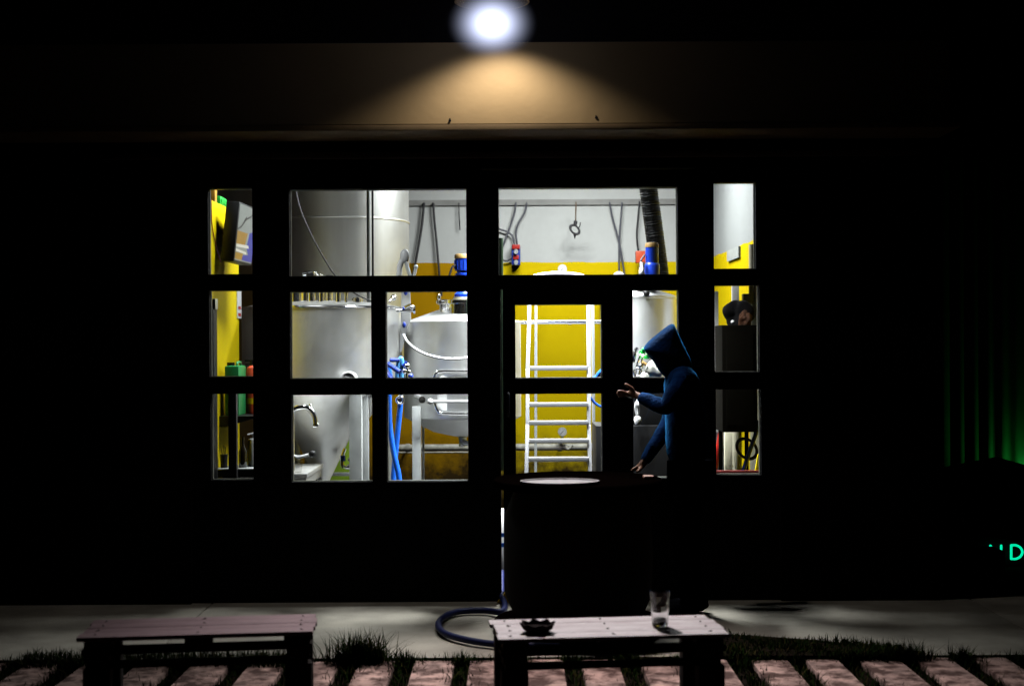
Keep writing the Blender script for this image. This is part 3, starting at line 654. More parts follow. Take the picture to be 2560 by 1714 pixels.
# ------------------------------------------------------------------ hoses inside
b = MB(); b.tube([at(x, y, 10.2) for x, y in ((968, 905), (974, 940), (972, 985), (974, 1060), (984, 1130), (997, 1190), (1003, 1260), (1010, 1400))], .020, n=12); one('blue_hose', b, M['blue_hose'], 'blue hose hanging straight down left of crossing hose', 'hose', 'blue hoses by the conical tank')
b = MB(); b.tube([at(x, y, 10.28) for x, y in ((1001, 1002), (1000, 1020), (995, 1070), (989, 1130), (984, 1190), (985, 1260), (1000, 1400))], .020, n=12); one('blue_hose', b, M['blue_hose'], 'blue hose with steel end flange crossing behind the other', 'hose', 'blue hoses by the conical tank')
b = MB(); p = at(1000, 1000, 10.22); b.cyl(p + Vector((0, .06, 0)), p, .022); b.torus(p, .024, .009, axis=(0, 1, -.1), n=28); b.ball(at(1003, 985, 10.26), .02); one('hose_flange', b, M['chrome'], 'round steel flange on the end of blue hose', 'flange')
b = MB(); b.tube([at(x, y, 10.12) for x, y in ((1003, 960), (1004, 930), (1005, 905), (1002, 896), (996, 910), (992, 960))], .017, n=12); one('blue_hose', b, mat('pale_blue_hose', (.10, .38, .85), .35), 'short pale blue hose bent upright beside the kettle', 'hose', 'blue hoses by the conical tank')
b = MB(); b.cyl(at(970, 910, 10.08), at(1000, 930, 10.02), .017); b.cyl(at(966, 928, 10.08), at(980, 950, 10.02), .018); b.cyl(at(975, 900, 10.08), at(998, 900, 10.1), .014); b.ball(at(1026, 940, 10.1), .02); b.cyl(at(1008, 915, 10.1), at(1018, 905, 10.1), .014); one('hose_coupling', b, M['dark_blue_hose'], 'cluster of dark blue hose couplings beside conical tank', 'coupling')
b = MB(); b.ball(at(1018, 915, 10.06), .022); b.ball(at(1022, 930, 10.05), .018); b.ball(at(1012, 928, 10.05), .02); b.cyl(at(1018, 920, 10.05), at(1016, 945, 10.05), .012); one('hose_clamp', b, M['chrome'], 'shiny steel clamps beside the dark blue couplings', 'clamp')
b = MB(); b.torus(at(1512, 978, 10.1), .108, .009, axis=(0, 1, .1), n=40, sy=1.15); b.tube([at(1489, 945, 10.09), at(1500, 930, 10.08), at(1512, 918, 10.08)], .013); one('air_hose', b, M['blue_hose'], 'thin blue air hose coiled right of the ladder', 'hose')

# ------------------------------------------------------------------ worktable under the tank
wt = thing('worktable', 'stainless steel worktable under the conical tank', 'table', (-1.85, 10.1, 0))
b = MB(); b.box((-2.35, 9.72, .735), (-1.405, 10.55, .765), .004); b.build('tabletop', M['steel'], wt)
b = MB(); b.box((-2.33, 9.74, .675), (-1.415, 9.76, .733)); b.box((-1.435, 9.762, .675), (-1.415, 10.53, .733)); b.build('apron', M['steel_dull'], wt)
for x in (-2.30, -1.46):
    for y in (9.78, 10.48):
        q = MB(); q.box((x - .022, y - .022, 0), (x + .022, y + .022, .672), .003); q.build('leg', M['brown_wall'], wt)
tp = thing('faucet', 'chrome swan neck tap with black ball handle on worktable', 'tap', at(733, 1172, 9.85))
b = MB(); p = at(733, 1165, 9.85); b.cyl((p.x, p.y, .765), (p.x, p.y, at(733, 1012, 9.85).z), .011); b.build('riser', M['chrome'], tp)
b = MB(); b.tube([at(x, y, 9.85) for x, y in ((731, 1024), (745, 1018), (765, 1017), (780, 1028), (788, 1045), (789, 1064))], .0185, n=14); b.ball(at(776, 1013, 9.85), .012); b.cyl(at(783, 1062, 9.85), at(796, 1062, 9.85), .016); b.build('spout', M['chrome'], tp)
b = MB(); b.tube([at(735, 1140, 9.82), at(748, 1142, 9.81), at(772, 1137, 9.8)], .012); b.build('lever', M['white'], tp)
b = MB(); b.ball(at(781, 1134, 9.79), .026); b.build('ball_knob', M['black'], tp)
b = MB(); p = at(742, 1185, 9.76); b.lathe([(.026, 0), (.03, .05), (.033, .08)], (p.x, p.y + .05, .766), 24); one('plastic_cup', b, M['clear'], 'clear plastic cup on the front of the worktable', 'cup')
b = MB(); p = at(772, 1215, 10.3); b.box((p.x - .10, 10.25, 0), (p.x + .02, 10.5, .55), .015); one('chemical_can', b, M['lime'], 'lime green can standing under the worktable', 'can')  # added box, its colour holding the lime shade of the yellow wall
b = MB(); p = at(868, 1150, 12.2); b.box((p.x - .17, 12.0, 0), (p.x + .10, 12.3, .95), .02); one('chemical_can', b, M['lime'], 'lime green drum seen behind the grey tank leg', 'drum')  # stands in for yellow wall turned lime by shade

# ================================================================== LEFT SIDE WINDOW CONTENTS
def ptop(px): return PX * F / (px - CX)   # depth along the partition face seen at px
b = MB(); b.box((PX - .1, 9.68, pz), (PX - .01, 9.90, pz + .06), .006); 
for i in range(4): b.box((PX - .011, 9.70 + i * .048, pz + .015), (PX - .004, 9.73 + i * .048, pz + .04))
one('plastic_crate', b, M['crate_green'], 'green plastic crate on top of the yellow partition', 'crate')
b = MB(); b.box((PX - .1, 9.98, pz), (PX - .02, 10.1, pz + .03), .004); one('plastic_tub', b, M['crate_green'], 'flat green tub on far end of yellow partition', 'tub')
b = MB(); b.box((PX - .1, 9.60, pz), (PX - .03, 9.67, pz + .10), .003); one('cardboard_box', b, M['orange'], 'small orange box beside green crate on partition', 'box')
p = at(535, 470, 10.7)
t = thing('strip_lamp', 'short glowing bluish strip lamp above the yellow partition', 'lamp', (p.x, 10.7, 2.4))
b = MB(); b.cyl((p.x, 10.7, 2.45), (p.x, 10.7, 2.95), .012); b.build('tube', M['strip_glow'], t)  # glowing strip added in place of a lamp's reflection
b = MB(); b.box((p.x - .02, 10.715, 2.40), (p.x + .02, 10.75, 4.3), .004); b.build('mount', M['black'], t)
b = MB(); b.tube([(PX + .006, ptop(527), pz), (PX + .006, ptop(529), at(529, 560, ptop(529)).z), (PX + .006, ptop(538), at(538, 610, ptop(538)).z), (PX + .006, ptop(551), at(551, 655, ptop(551)).z)], .004); one('wall_cable', b, M['red'], 'thin dark red cable running down the yellow partition', 'cable')
# screen on an arm
tv = thing('wall_screen', 'tilted black screen showing a picture, on the yellow partition', 'screen', at(600, 655, 9.7))
TL, BL, TR, BR = at(599, 504, 9.50), at(584, 653, 9.42), at(640, 521, 9.92), at(628, 664, 9.84)
nrm = (TR - TL).cross(BL - TL).normalized()
if nrm.y > 0: nrm = -nrm
b = MB()
bk = -nrm * .09
b.hexa([BL, TL, BL + bk, TL + bk, BR, TR, BR + bk, TR + bk], .006); b.build('case', M['black'], tv)
def uv(u, v): return TL.lerp(TR, u).lerp(BL.lerp(BR, u), v) + nrm * .002
def scr(mb, poly, off): mb.prism([uv(u, v) + nrm * off for u, v in poly], nrm * .0006); return mb
ES = lambda n, c, s: mat(n, tuple(x * .05 for x in c), .3, var=.02, emit=c, estr=s)
b = MB(); scr(b, [(.03, .03), (.97, .03), (.97, .97), (.03, .97)], 0); d = b.build('display', ES('display_grey', (.30, .33, .31), .8), tv)
b = MB(); scr(b, [(.03, .48), (.62, .48), (.5, .70), (.03, .70)], .001); scr(b, [(.03, .84), (.45, .84), (.4, .95), (.03, .95)], .001); b.build('picture_area', ES('display_amber', (.45, .24, .01), .7), d)
b = MB(); scr(b, [(.72, .46), (.97, .43), (.97, .95), (.4, .95), (.45, .86), (.75, .84), (.6, .72)], .0013); b.build('picture_area', ES('display_blue', (.02, .03, .40), .8), d)
b = MB(); scr(b, [(.03, .70), (.7, .68), (.74, .73), (.03, .75)], .0018); scr(b, [(.03, .78), (.60, .80), (.64, .84), (.03, .82)], .0018); b.build('picture_area', ES('display_white', (.7, .68, .6), .9), d)
b = MB(); scr(b, [(.03, .44), (.2, .38), (.45, .20), (.47, .23), (.7, .17), (.97, .05), (.97, .08), (.7, .20), (.47, .26), (.22, .41), (.03, .47)], .0018); b.build('picture_area', ES('display_dark', (.05, .05, .05), .5), d)
b = MB(); p = uv(.4, .5); b.cyl(p + bk, (PX, p.y + .1, p.z + .02), .025); b.build('arm', M['black'], tv)
# dark locker with white box on it
b = MB(); b.box((PX + .004, 9.30, 0), (at(543, 800, 9.42).x, 9.42, at(530, 774, 9.42).z), .004); one('tall_locker', b, M['black'], 'tall narrow black locker against the yellow partition', 'locker')
b = MB(); zz = at(530, 774, 9.42).z; b.box((PX + .006, 9.32, zz), (at(545, 760, 9.40).x, 9.40, zz + .07), .004); one('cardboard_box', b, M['cream'], 'pale box on top of the tall black locker', 'box')
# notice
t = thing('safety_notice', 'white notice with red marks high on the yellow partition', 'sign', (PX + .003, ptop(597), at(597, 795, ptop(597)).z))
y0, y1 = ptop(592), ptop(602)
b = MB(); b.box((PX + .002, y0, at(597, 795, y0).z), (PX + .006, y1, at(597, 690, y0).z)); b.build('plate', M['white'], t)
b = MB()
for pyy in (768, 785): b.box((PX + .0065, y0 + .03, at(597, pyy + 4, y0).z), (PX + .008, y1 - .03, at(597, pyy - 3, y0).z))
b.build('red_mark', M['red'], t)
# shelf, jerrycan, extinguisher
b = MB(); zs = at(600, 1036, 9.75).z; b.prism([(PX + .001, 9.55, zs), (PX + .25, 9.55, zs), (PX + .25, 9.55, zs - .012), (PX + .05, 9.55, zs - .07), (PX + .001, 9.55, zs - .07)], (0, .42, 0)); one('wall_shelf', b, M['black'], 'black bracket shelf on the yellow partition', 'shelf')
j = thing('jerrycan', 'green jerrycan with black cap on the bracket shelf', 'jerrycan', (PX + .1, 9.65, zs))
a = at(561, 930, 9.58); c = at(597, 930, 9.58); zt2 = at(580, 914, 9.58).z
b = MB(); b.hexa([(x, y, z) for x, y0_, y1_ in ((a.x, 9.58, 9.70), (c.x, 9.58, 9.84)) for y in (y0_, y1_) for z in (zs, zt2)], .014); b.build('body', M['green'], j)
b = MB(); p = at(577, 912, 9.63); b.cyl((p.x, 9.63, zt2 - .005), (p.x, 9.63, zt2 + .022), .026); b.build('cap', M['black'], j)
b = MB(); b.tube([(c.x - .02, 9.62, zt2 - .005), (c.x - .02, 9.64, zt2 + .02), (c.x - .02, 9.74, zt2 + .02), (c.x - .02, 9.76, zt2 - .005)], .009); b.build('handle', M['green'], j)
e = thing('fire_extinguisher', 'red fire extinguisher with black head beside green jerrycan', 'fire extinguisher', at(628, 1036, 9.86))
p = at(631, 1000, 9.86); b = MB(); b.lathe([(.045, zs + .001), (.048, zs + .02), (.048, zs + .27), (.035, zs + .32), (.015, zs + .335)], (p.x, 9.86, 0), 28); b.build('cylinder', M['orange_red'], e)
b = MB(); b.cyl((p.x, 9.86, zs + .33), (p.x, 9.86, zs + .37), .016); b.box((p.x - .05, 9.85, zs + .36), (p.x + .04, 9.87, zs + .375)); b.box((p.x - .045, 9.85, zs + .34), (p.x + .02, 9.87, zs + .348)); b.build('head', M['black'], e)
b = MB(); b.lathe([(.0485, zs + .07), (.0485, zs + .11)], (p.x, 9.86, 0), 28); b.build('label_band', M['yellow'], e)
# counter with things
ctz = at(590, 1168, 9.52).z
ct = thing('bar_counter', 'narrow dark bar counter inside the left side window', 'counter', (-1.85, 9.5, 0))
b = MB(); b.box((PX + .002, 9.44, ctz - .012), (-1.62, 9.70, ctz), .003); b.build('counter_top', M['galv'], ct)
b = MB(); b.box((PX + .004, 9.46, ctz - .06), (-1.64, 9.68, ctz - .013)); b.build('counter_edge', M['black'], ct)
for x in (-1.93, -1.67):
    q = MB(); q.box((x - .02, 9.55, 0), (x + .02, 9.59, ctz - .061)); q.build('leg', M['black'], ct)
b = MB(); b.pbox(570, 948, 592, 1250, 9.34, .05, .003); o = b; one('tap_column', o, M['black'], 'square black post standing in front of the bar counter', 'post')
for o in (bpy.data.objects['tap_column'],):
    me = o.data; mn = min(v.co.z for v in me.vertices); w = o.location.z
    for v in me.vertices:
        if v.co.z < .2: v.co.z -= w
def bottle(px, Y, h, r, m, label, base=None):
    z0 = ctz; p = at(px, 1150, Y); q = MB()
    q.lathe([(r * .92, z0 + .001), (r, z0 + .006), (r, z0 + h * .52), (r * .75, z0 + h * .62), (r * .40, z0 + h * .74), (r * .36, z0 + h * .95), (r * .44, z0 + h * .955), (r * .44, z0 + h)], (p.x, Y, 0), 28)
    return one('bottle', q, m, label, 'bottle')
bottle(607, 9.52, .205, .028, M['bottle'], 'dark beer bottle on the bar counter')
pb = thing('pump_bottle', 'white pump bottle on the bar counter beside dark bottle', 'bottle', at(632, 1160, 9.6))
p = at(633, 1100, 9.6); b = MB(); b.lathe([(.036, ctz + .001), (.04, ctz + .006), (.04, ctz + .16), (.03, ctz + .185), (.012, ctz + .19)], (p.x, 9.6, 0), 28); b.build('body', M['white'], pb)
b = MB(); b.cyl((p.x, 9.6, ctz + .188), (p.x, 9.6, ctz + .225), .008); b.cyl((p.x, 9.6, ctz + .222), (p.x - .035, 9.58, ctz + .215), .007); b.build('pump', M['white'], pb)
b = MB(); b.pbox(622, 1100, 627, 1150, 9.556, .003); b.build('label_strip', M['yellow'], pb)
sc_ = thing('straw_cup', 'dark cup holding thin straws on the bar counter', 'cup', at(559, 1166, 9.5))
p = at(560, 1150, 9.5); b = MB(); b.lathe([(.022, ctz + .001), (.026, ctz + .09)], (p.x, 9.5, 0), 24); b.build('cup', M['black'], sc_)
for dx, dz in ((-.012, .13), (0, .15), (.008, .14)):
    q = MB(); q.cyl((p.x + dx * .5, 9.5, ctz + .05), (p.x + dx * 1.4, 9.5, ctz + dz), .0025, n=8); q.build('straw', M['black'], sc_)

# ================================================================== RIGHT SIDE WINDOW CONTENTS
cab = thing('control_cabinet', 'tall pale control cabinet at left edge of right side window', 'cabinet', at(1780, 1300, 10.7) * Vector((1, 1, 0)))
b = MB(); a = at(1765, 712, 10.7); c = at(1798, 1080, 10.7); b.box((a.x, 10.7, c.z), (c.x, 11.0, at(1780, 728, 10.7).z), .006); b.build('case', M['white'], cab)
b = MB(); b.box((a.x + .02, 10.74, 0), (c.x - .02, 10.96, c.z - .002)); b.build('stand', M['cream'], cab)
b = MB(); p = at(1793, 990, 10.69); b.ball(p, .013); b.build('indicator_light', M['led'], cab)
for py in (855, 885, 905, 1008, 1035, 1058):
    q = MB(); p = at(1796, py, 10.69); q.box(p + Vector((-.02, -.02, -.012)), p + Vector((.012, .01, .012)), .004); q.build('connector', M['cable'], cab)
# dark box with bag on top
dx0, dz0 = at(1806, 1080, 10.0), at(1893, 812, 10.0)
b = MB(); b.box((dx0.x, 10.0, dx0.z), (dz0.x, 10.35, dz0.z), .008); b.box((dx0.x + .03, 9.992, dx0.z + .05), (dz0.x - .03, 9.998, dz0.z - .05), .002)
for x in (dx0.x + .03, dz0.x - .03): b.cyl((x, 10.3, 0), (x, 10.3, dx0.z), .015)
one('metal_cabinet', b, mat('dark_brown_metal', (.0025, .002, .001), .95, spec=.05), 'dark brown metal cabinet on thin legs behind right side window', 'cabinet')
def blob(mb, c, r, sc, seed, amp=.4):
    rnd = random.Random(seed); g = bmesh.ops.create_icosphere(mb.bm, subdivisions=4, radius=1)
    ph = [(Vector((rnd.uniform(-1, 1), rnd.uniform(-1, 1), rnd.uniform(-1, 1))) * rnd.uniform(2, 6), rnd.uniform(0, 6)) for _ in range(7)]
    for v in g['verts']:
        k = 1 + amp * sum(math.sin(v.co.dot(d) + q) for d, q in ph) / 3
        v.co = Vector(c) + Vector((v.co.x * sc[0], v.co.y * sc[1], v.co.z * sc[2])) * r * k
    return mb
bg = thing('bag', 'crumpled dark bag with orange lining on top of the brown cabinet', 'bag', (at(1845, 812, 10.1).x, 10.15, dz0.z))
b = MB(); blob(b, (at(1842, 785, 10.15).x, 10.15, dz0.z + .075), .09, (1.05, .9, .95), 3); b.build('body', mat('black_cloth', (.004, .0035, .004), .95, spec=.1), bg)
b = MB(); blob(b, (at(1864, 795, 10.08).x, 10.06, dz0.z + .045), .05, (.9, .6, .95), 5); b.build('lining', mat('orange_cloth', (.06, .018, .004), .9, var=.5, scale=30), bg)
b = MB(); b.ball((at(1831, 800, 10.05).x, 10.035, dz0.z + .022), .014); b.build('buckle', M['white'], bg)
b = MB(); x = at(1873, 700, 10.9).x; b.box((x, 10.9, at(1873, 760, 10.9).z), (x + .03, 10.93, at(1873, 690, 10.9).z)); b.box((x - .05, 10.88, at(1873, 758, 10.9).z), (x + .03, 10.95, at(1873, 734, 10.9).z), .005); one('drop_pole', b, M['black'], 'thin black pole with small box behind the bag', 'pole')
b = MB(); a = at(1830, 700, 12.2); c = at(1858, 760, 12.2); b.box((a.x, 12.2, 1.6), (c.x, 12.24, at(1840, 690, 12.2).z), .004); b.box((a.x + .04, 12.21, 0), (a.x + .07, 12.235, 1.6)); one('white_board', b, M['white'], 'white board standing behind the bag', 'board')
b = MB(); a = at(1862, 700, 11.2); b.lathe([(.05, 0), (.05, 2.4)], (at(1889, 800, 11).x, 11.0, 0), 24); one('column_pipe', b, M['cream'], 'cream upright pipe at right edge of right side window', 'pipe')
b = MB(); p = at(1836, 1130, 10.55); b.lathe([(.055, 0), (.055, at(1836, 1070, 10.55).z)], (p.x, 10.55, 0), 28); b.box((p.x - .08, 10.5, at(1836, 1172, 10.5).z - .02), (p.x + .0, 10.54, at(1836, 1060, 10.5).z), .01); one('white_post', b, M['cream'], 'cream post below the dark brown cabinet', 'post')
b = MB(); b.pbox(1788, 1080, 1824, 1176, 11.3, .03, .003); b.pbox(1790, 1176, 1796, 1400, 11.3, .03); one('grey_panel', b, mat('grey_panel_paint', (.28, .32, .35), .5), 'grey panel behind the cream post', 'panel')
b = MB(); b.tube([at(1806, 1068, 10.4), at(1801, 1085, 10.4), at(1794, 1130, 10.4), at(1788, 1190, 10.4), at(1784, 1300, 10.4)], .017); one('red_hose', b, M['red'], 'red hose slanting down at left of the cream post', 'hose')
b = MB(); b.tube([at(1897, 1050, 10.2), at(1890, 1082, 10.2), at(1876, 1122, 10.2), at(1862, 1165, 10.2), at(1854, 1200, 10.2), at(1850, 1300, 10.2)], .016); one('blue_cable', b, M['dark_blue_hose'], 'thick dark blue hose slanting beside the cream post', 'hose')
b = MB(); b.torus(at(1867, 1121, 10.25), .062, .010, axis=(.25, 1, 0), n=36, sy=1.3); one('tube_loop', b, M['rubber'], 'small black tube loop behind the dark blue hose', 'tube')
b = MB(); b.pbox(1780, 1176, 1915, 1187, 9.6, .03, .003)
for px in (1782, 1912): p = at(px, 1200, 9.6); b.box((p.x - .012, 9.6, 0), (p.x + .012, 9.63, at(px, 1187, 9.6).z))
one('red_rail', b, mat('dark_red_paint', (.16, .012, .01), .5), 'low dark red rail across bottom of right side window', 'rail')
b = MB(); P = [at(x, y, 9.75) for x, y in ((1895, 1136), (1903, 1132), (1910, 1188), (1888, 1176))]; b.prism(P, (0, .02, 0)); p = at(1898, 1170, 9.75); b.box((p.x - .01, 9.772, 0), (p.x + .012, 9.79, p.z)); one('yellow_flag', b, M['yellow'], 'small yellow plate at bottom right of right side window', 'plate')
p = at(1838, 632, 12.45); b = MB(); b.box((1.93, 12.1, p.z - .06), (1.948, 12.75, p.z + .035)); one('wall_notch', b, mat('grey_patch', (.45, .47, .44), .6), 'grey hatch set into the right wall above yellow paint', 'hatch')

# ------------------------------------------------------------------ clutter behind the right door pane
b = MB(); p = at(1253, 1000, 9.5); b.cyl((p.x, 9.5, .80), (p.x, 9.5, at(1253, 785, 9.5).z), .022, n=14); b.cyl((p.x, 9.5, at(1253, 785, 9.5).z), (p.x, 9.5, 2.35), .018, n=14)
for py in (925, 1088): b.lathe([(.025, -.012), (.025, .012)], at(1253, py, 9.5), 14)
one('riser_pipe', b, mat('dark_green_paint', (.02, .045, .022), .4), 'dark green upright pipe just behind the gap of the door', 'pipe')
mf = thing('valve_manifold', 'chrome pipes with green valve handles behind hooded person', 'valves', at(1610, 950, 10.2))
b = MB()
b.tube([at(1606, 868, 10.25), at(1600, 890, 10.2), at(1590, 925, 10.2), at(1586, 960, 10.2)], .010); b.tube([at(1592, 872, 10.25), at(1586, 885, 10.2), at(1582, 905, 10.2)], .016)
b.tube([at(1612, 872, 10.25), at(1606, 895, 10.2), at(1598, 935, 10.2), at(1596, 960, 10.2)], .008); b.ball(at(1602, 915, 10.18), .022); b.torus(at(1594, 930, 10.17), .028, .007, axis=(.3, 1, 0)); b.cyl(at(1604, 930, 10.2), at(1604, 955, 10.2), .016)
b.build('pipe', M['chrome'], mf)
for px, py in ((1606, 880), (1618, 893)):
    q = MB(); p = at(px, py, 10.15); q.box(p + Vector((-.022, 0, -.012)), p + Vector((.022, .015, .012)), .004); q.ball(p + Vector((.005, 0, .02)), .012); q.build('valve_handle', M['crate_green'], mf)
b = MB(); b.ball(at(1622, 883, 10.13), .016); b.ball(at(1628, 893, 10.13), .012); b.build('knob', M['cream'], mf)
b = MB(); p = at(1606, 905, 10.17); b.cyl(p, p + Vector((.03, 0, -.02)), .012); b.build('union', M['tan'], mf)
b = MB(); blob(b, at(1636, 925, 10.2), .07, (.85, .6, 1.0), 9, .16); blob(b, at(1612, 942, 10.12), .035, (1, .7, .9), 11, .2); one('plastic_bag', b, mat('plastic_bag_film', (.55, .55, .5), .25, coat=.4), 'pale crumpled plastic bag behind the hooded person', 'bag')
b = MB(); b.pbox(1490, 1064, 1722, 1380, 10.0, .5, .006); b.pbox(1574, 952, 1722, 1062, 10.05, .45, .006); p = at(1600, 1300, 10.2)
for x in (at(1500, 1300, 10.0).x, at(1712, 1300, 10.0).x): b.box((x - .02, 10.05, 0), (x + .02, 10.45, .2))
one('pump_cabinet', b, M['black'], 'stepped black machine cabinet right of the ladder', 'cabinet')
b = MB(); p = at(1594, 1060, 9.95); b.lathe([(.018, 0), (.026, .03), (.02, .05), (.006, .06), (.006, .14)], (p.x, p.y, p.z), 20); b.tube([at(1592, 1040, 9.93), at(1588, 1020, 9.93), at(1590, 1004, 9.93)], .006)
b.tube([at(1594, 1042, 9.95), at(1596, 1025, 9.95), at(1594, 1006, 9.95), at(1594, 985, 10.04)], .010)
one('spray_gun', b, M['white'], 'small white spray nozzle hanging against black cabinet', 'nozzle')
t = thing('drum', 'white plastic drum with blue bands just behind the door gap', 'drum', (at(1258, 1300, 9.75).x, 9.75, 0))
p = at(1258, 1300, 9.75); zd = at(1258, 1275, 9.65).z
b = MB(); b.lathe([(.085, 0.0), (.09, .02), (.09, zd - .12), (.05, zd - .03), (.02, zd)], (p.x, 9.75, 0), 32); b.build('body', M['white'], t)
for py in (1337, 1362):
    z = at(1258, py, 9.65).z; q = MB(); q.lathe([(.0925, z - .014), (.0925, z + .014)], (p.x, 9.75, 0), 32); q.build('band', M['blue_hose'], t)

# ================================================================== OUTSIDE
# --- the lamp over the fascia
lx = at(1230, 60, 8.13)
fl = thing('wall_lamp', 'glaring white wall lamp above the tan fascia', 'lamp', (lx.x, 8.8, lx.z))
b = MB(); b.ball(lx, .05, n=32, sc=(1, .8, .78)); bulb = b.build('bulb', M['lamp_glow'], fl)
b = MB(); b.ball(lx, .275, n=48, sc=(1, .8, .82)); b.build('globe', M['glow_globe'], fl)
b = MB(); b.lathe([(.05, .25), (.12, .235), (.20, .17), (.215, .125), (.205, .125), (.11, .22), (.05, .235)], (lx.x, lx.y, lx.z), 40); b.build('shade', M['black'], fl)
b = MB(); b.tube([(lx.x, 8.8, lx.z + .12), (lx.x, 8.7, lx.z + .26), (lx.x, 8.5, lx.z + .30), (lx.x, lx.y, lx.z + .24)], .016); b.lathe([(.06, 0), (.06, .02)], (lx.x, 8.8, lx.z + .12), 24, axis=(0, -1, 0)); b.build('arm', M['black'], fl)
# wash down the fascia (from inside the shade) and the beam thrown outward
so = lamp('SPOT', 'wash_beam', (lx.x + .06, 8.44, at(1230, 60, 8.8).z + .01), 29, fl, spot_size=R_(129), spot_blend=.62, shadow_soft_size=.04, color=(1, .95, .88))
lo = lamp('SPOT', 'flood_beam', (lx.x + .06, 8.48, at(1230, 60, 8.8).z - .06), 520, fl, spot_size=R_(72), spot_blend=1.0, shadow_soft_size=.06, color=(1, .90, .90))
d = Vector((.45, 6.0, 0)) - Vector((lx.x + .06, 8.48, at(1230, 60, 8.8).z - .06)); lo.rotation_euler = d.to_track_quat('-Z', 'Y').to_euler()

# --- cable spool table
sp_c = Vector((.375, 8.20, 0)); zT = .868
sp = thing('spool_table', 'round dark wooden cable spool used as a table by the door', 'table', sp_c)
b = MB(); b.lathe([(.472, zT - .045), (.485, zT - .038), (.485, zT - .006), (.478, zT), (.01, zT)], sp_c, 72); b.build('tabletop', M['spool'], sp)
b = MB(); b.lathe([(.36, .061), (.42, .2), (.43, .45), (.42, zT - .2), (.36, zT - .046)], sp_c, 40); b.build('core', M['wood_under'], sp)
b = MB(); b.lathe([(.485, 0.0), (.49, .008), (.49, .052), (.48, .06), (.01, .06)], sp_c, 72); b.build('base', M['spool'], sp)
for px in (1330, 1381, 1545, 1590):
    p = gnd(px, 1537, .075); q = MB(); q.cyl((p.x, p.y, .058), (p.x, p.y, .085), .016, n=12); q.build('bolt', M['galv'], sp)
tr = MB(); p = gnd(1400, 1206, zT + .01); tr.lathe([(.20, 0), (.215, .004), (.22, .016), (.215, .016), (.205, .007), (.01, .006)], (0, 0, 0), 56)
for v in tr.bm.verts: v.co = Vector((p.x + v.co.x, p.y + .05 + v.co.y * .75, zT + .001 + v.co.z))
one('serving_tray', tr, M['tray'], 'pale oval serving tray on the spool table', 'tray')
b = MB(); p = gnd(1637, 1183, zT); p = Vector((.78, 8.17, zT)); b.box(p + Vector((-.03, -.04, .001)), p + Vector((.03, .04, .018)), .006); one('wallet', b, M['leather'], 'small brown leather wallet on right edge of spool table', 'wallet')

# --- benches from pallet wood
def bench(FL, FR, depth, woods, label):
    FL, FR = Vector(FL), Vector(FR); mid = (FL + FR) / 2; Lh = (FR - FL).length / 2; rz = math.atan2(FR.y - FL.y, FR.x - FL.x)
    o = thing('pallet_bench', label, 'bench', (mid.x, mid.y, 0), 'benches of pallet wood on the paving', rz)
    z1 = FL.z; n = 4; w = depth / n
    for i in range(n):
        q = MB(); j = random.uniform(-.008, .008)
        q.box((-Lh + j, i * w + .0015, z1 - .018 + random.uniform(-.001, .001)), (Lh + j, (i + 1) * w - .0015, z1 + random.uniform(-.002, .002)), .003); pk = q.build('plank', woods[0], o, local=True)
        for x in (-Lh + .06, 0.0, Lh - .06):
            nq = MB(); nq.cyl((x + random.uniform(-.02, .02), (i + .5) * w + random.uniform(-.02, .02), z1 - .004), (x, (i + .5) * w, z1 + .0024), .0034, n=10); nq.build('nail', M['nail'], pk, local=True)
    for x in (-Lh + .075, .0, Lh - .075):
        q = MB(); q.box((x - .055, .012, z1 - .052), (x + .055, .11, z1 - .0195), .003); q.build('block', M['wood_under'], o, local=True)
    q = MB(); q.box((-Lh + .01, .008, z1 - .075), (Lh - .01, .10, z1 - .0525), .002); q.build('rail', M['wood_under'], o, local=True)
    q = MB(); q.box((-Lh + .03, .02, z1 - .135), (Lh - .03, .075, z1 - .112), .002); q.build('rail', M['wood_under'], o, local=True)
    for x in (-Lh + .07, Lh - .07):
        for y, zt_ in ((.05, z1 - .136), (depth - .06, z1 - .0195)):
            q = MB(); q.box((x - .055, y - .04, -.03), (x + .055, y + .04, zt_), .004); q.build('leg', M['wood_under'], o, local=True)
        q = MB(); q.box((x - .05, .02, z1 - .111), (x + .05, .075, z1 - .0755), .002); q.build('block', M['wood_under'], o, local=True)
    return o
bz = .44
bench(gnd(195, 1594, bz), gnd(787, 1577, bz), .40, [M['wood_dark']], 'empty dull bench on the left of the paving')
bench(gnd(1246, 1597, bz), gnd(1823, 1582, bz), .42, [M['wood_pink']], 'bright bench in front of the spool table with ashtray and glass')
# ashtray
p = gnd(1344, 1578, bz + .004); at_ = MB(); n = 48
for q in range(1):
    rings = []
    for r, z, wv in ((.045, .0, 0), (.062, .012, .0), (.070, .03, .004), (.072, .036, .006), (.064, .036, .006), (.058, .02, 0), (.004, .012, 0)):
        rings.append([at_.bm.verts.new((p.x + (r + wv * math.sin(8 * a)) * math.cos(a), p.y + .01 + (r + wv * math.sin(8 * a)) * math.sin(a), bz + .003 + z + (wv * .8 * math.sin(8 * a)))) for a in [6.28318 * i / n for i in range(n)]])
    at_.skin_rings(rings)
one('ashtray', at_, mat('dark_ceramic', (.012, .005, .005), .9, spec=.1), 'dark scalloped ashtray on left end of the bright bench', 'ashtray')
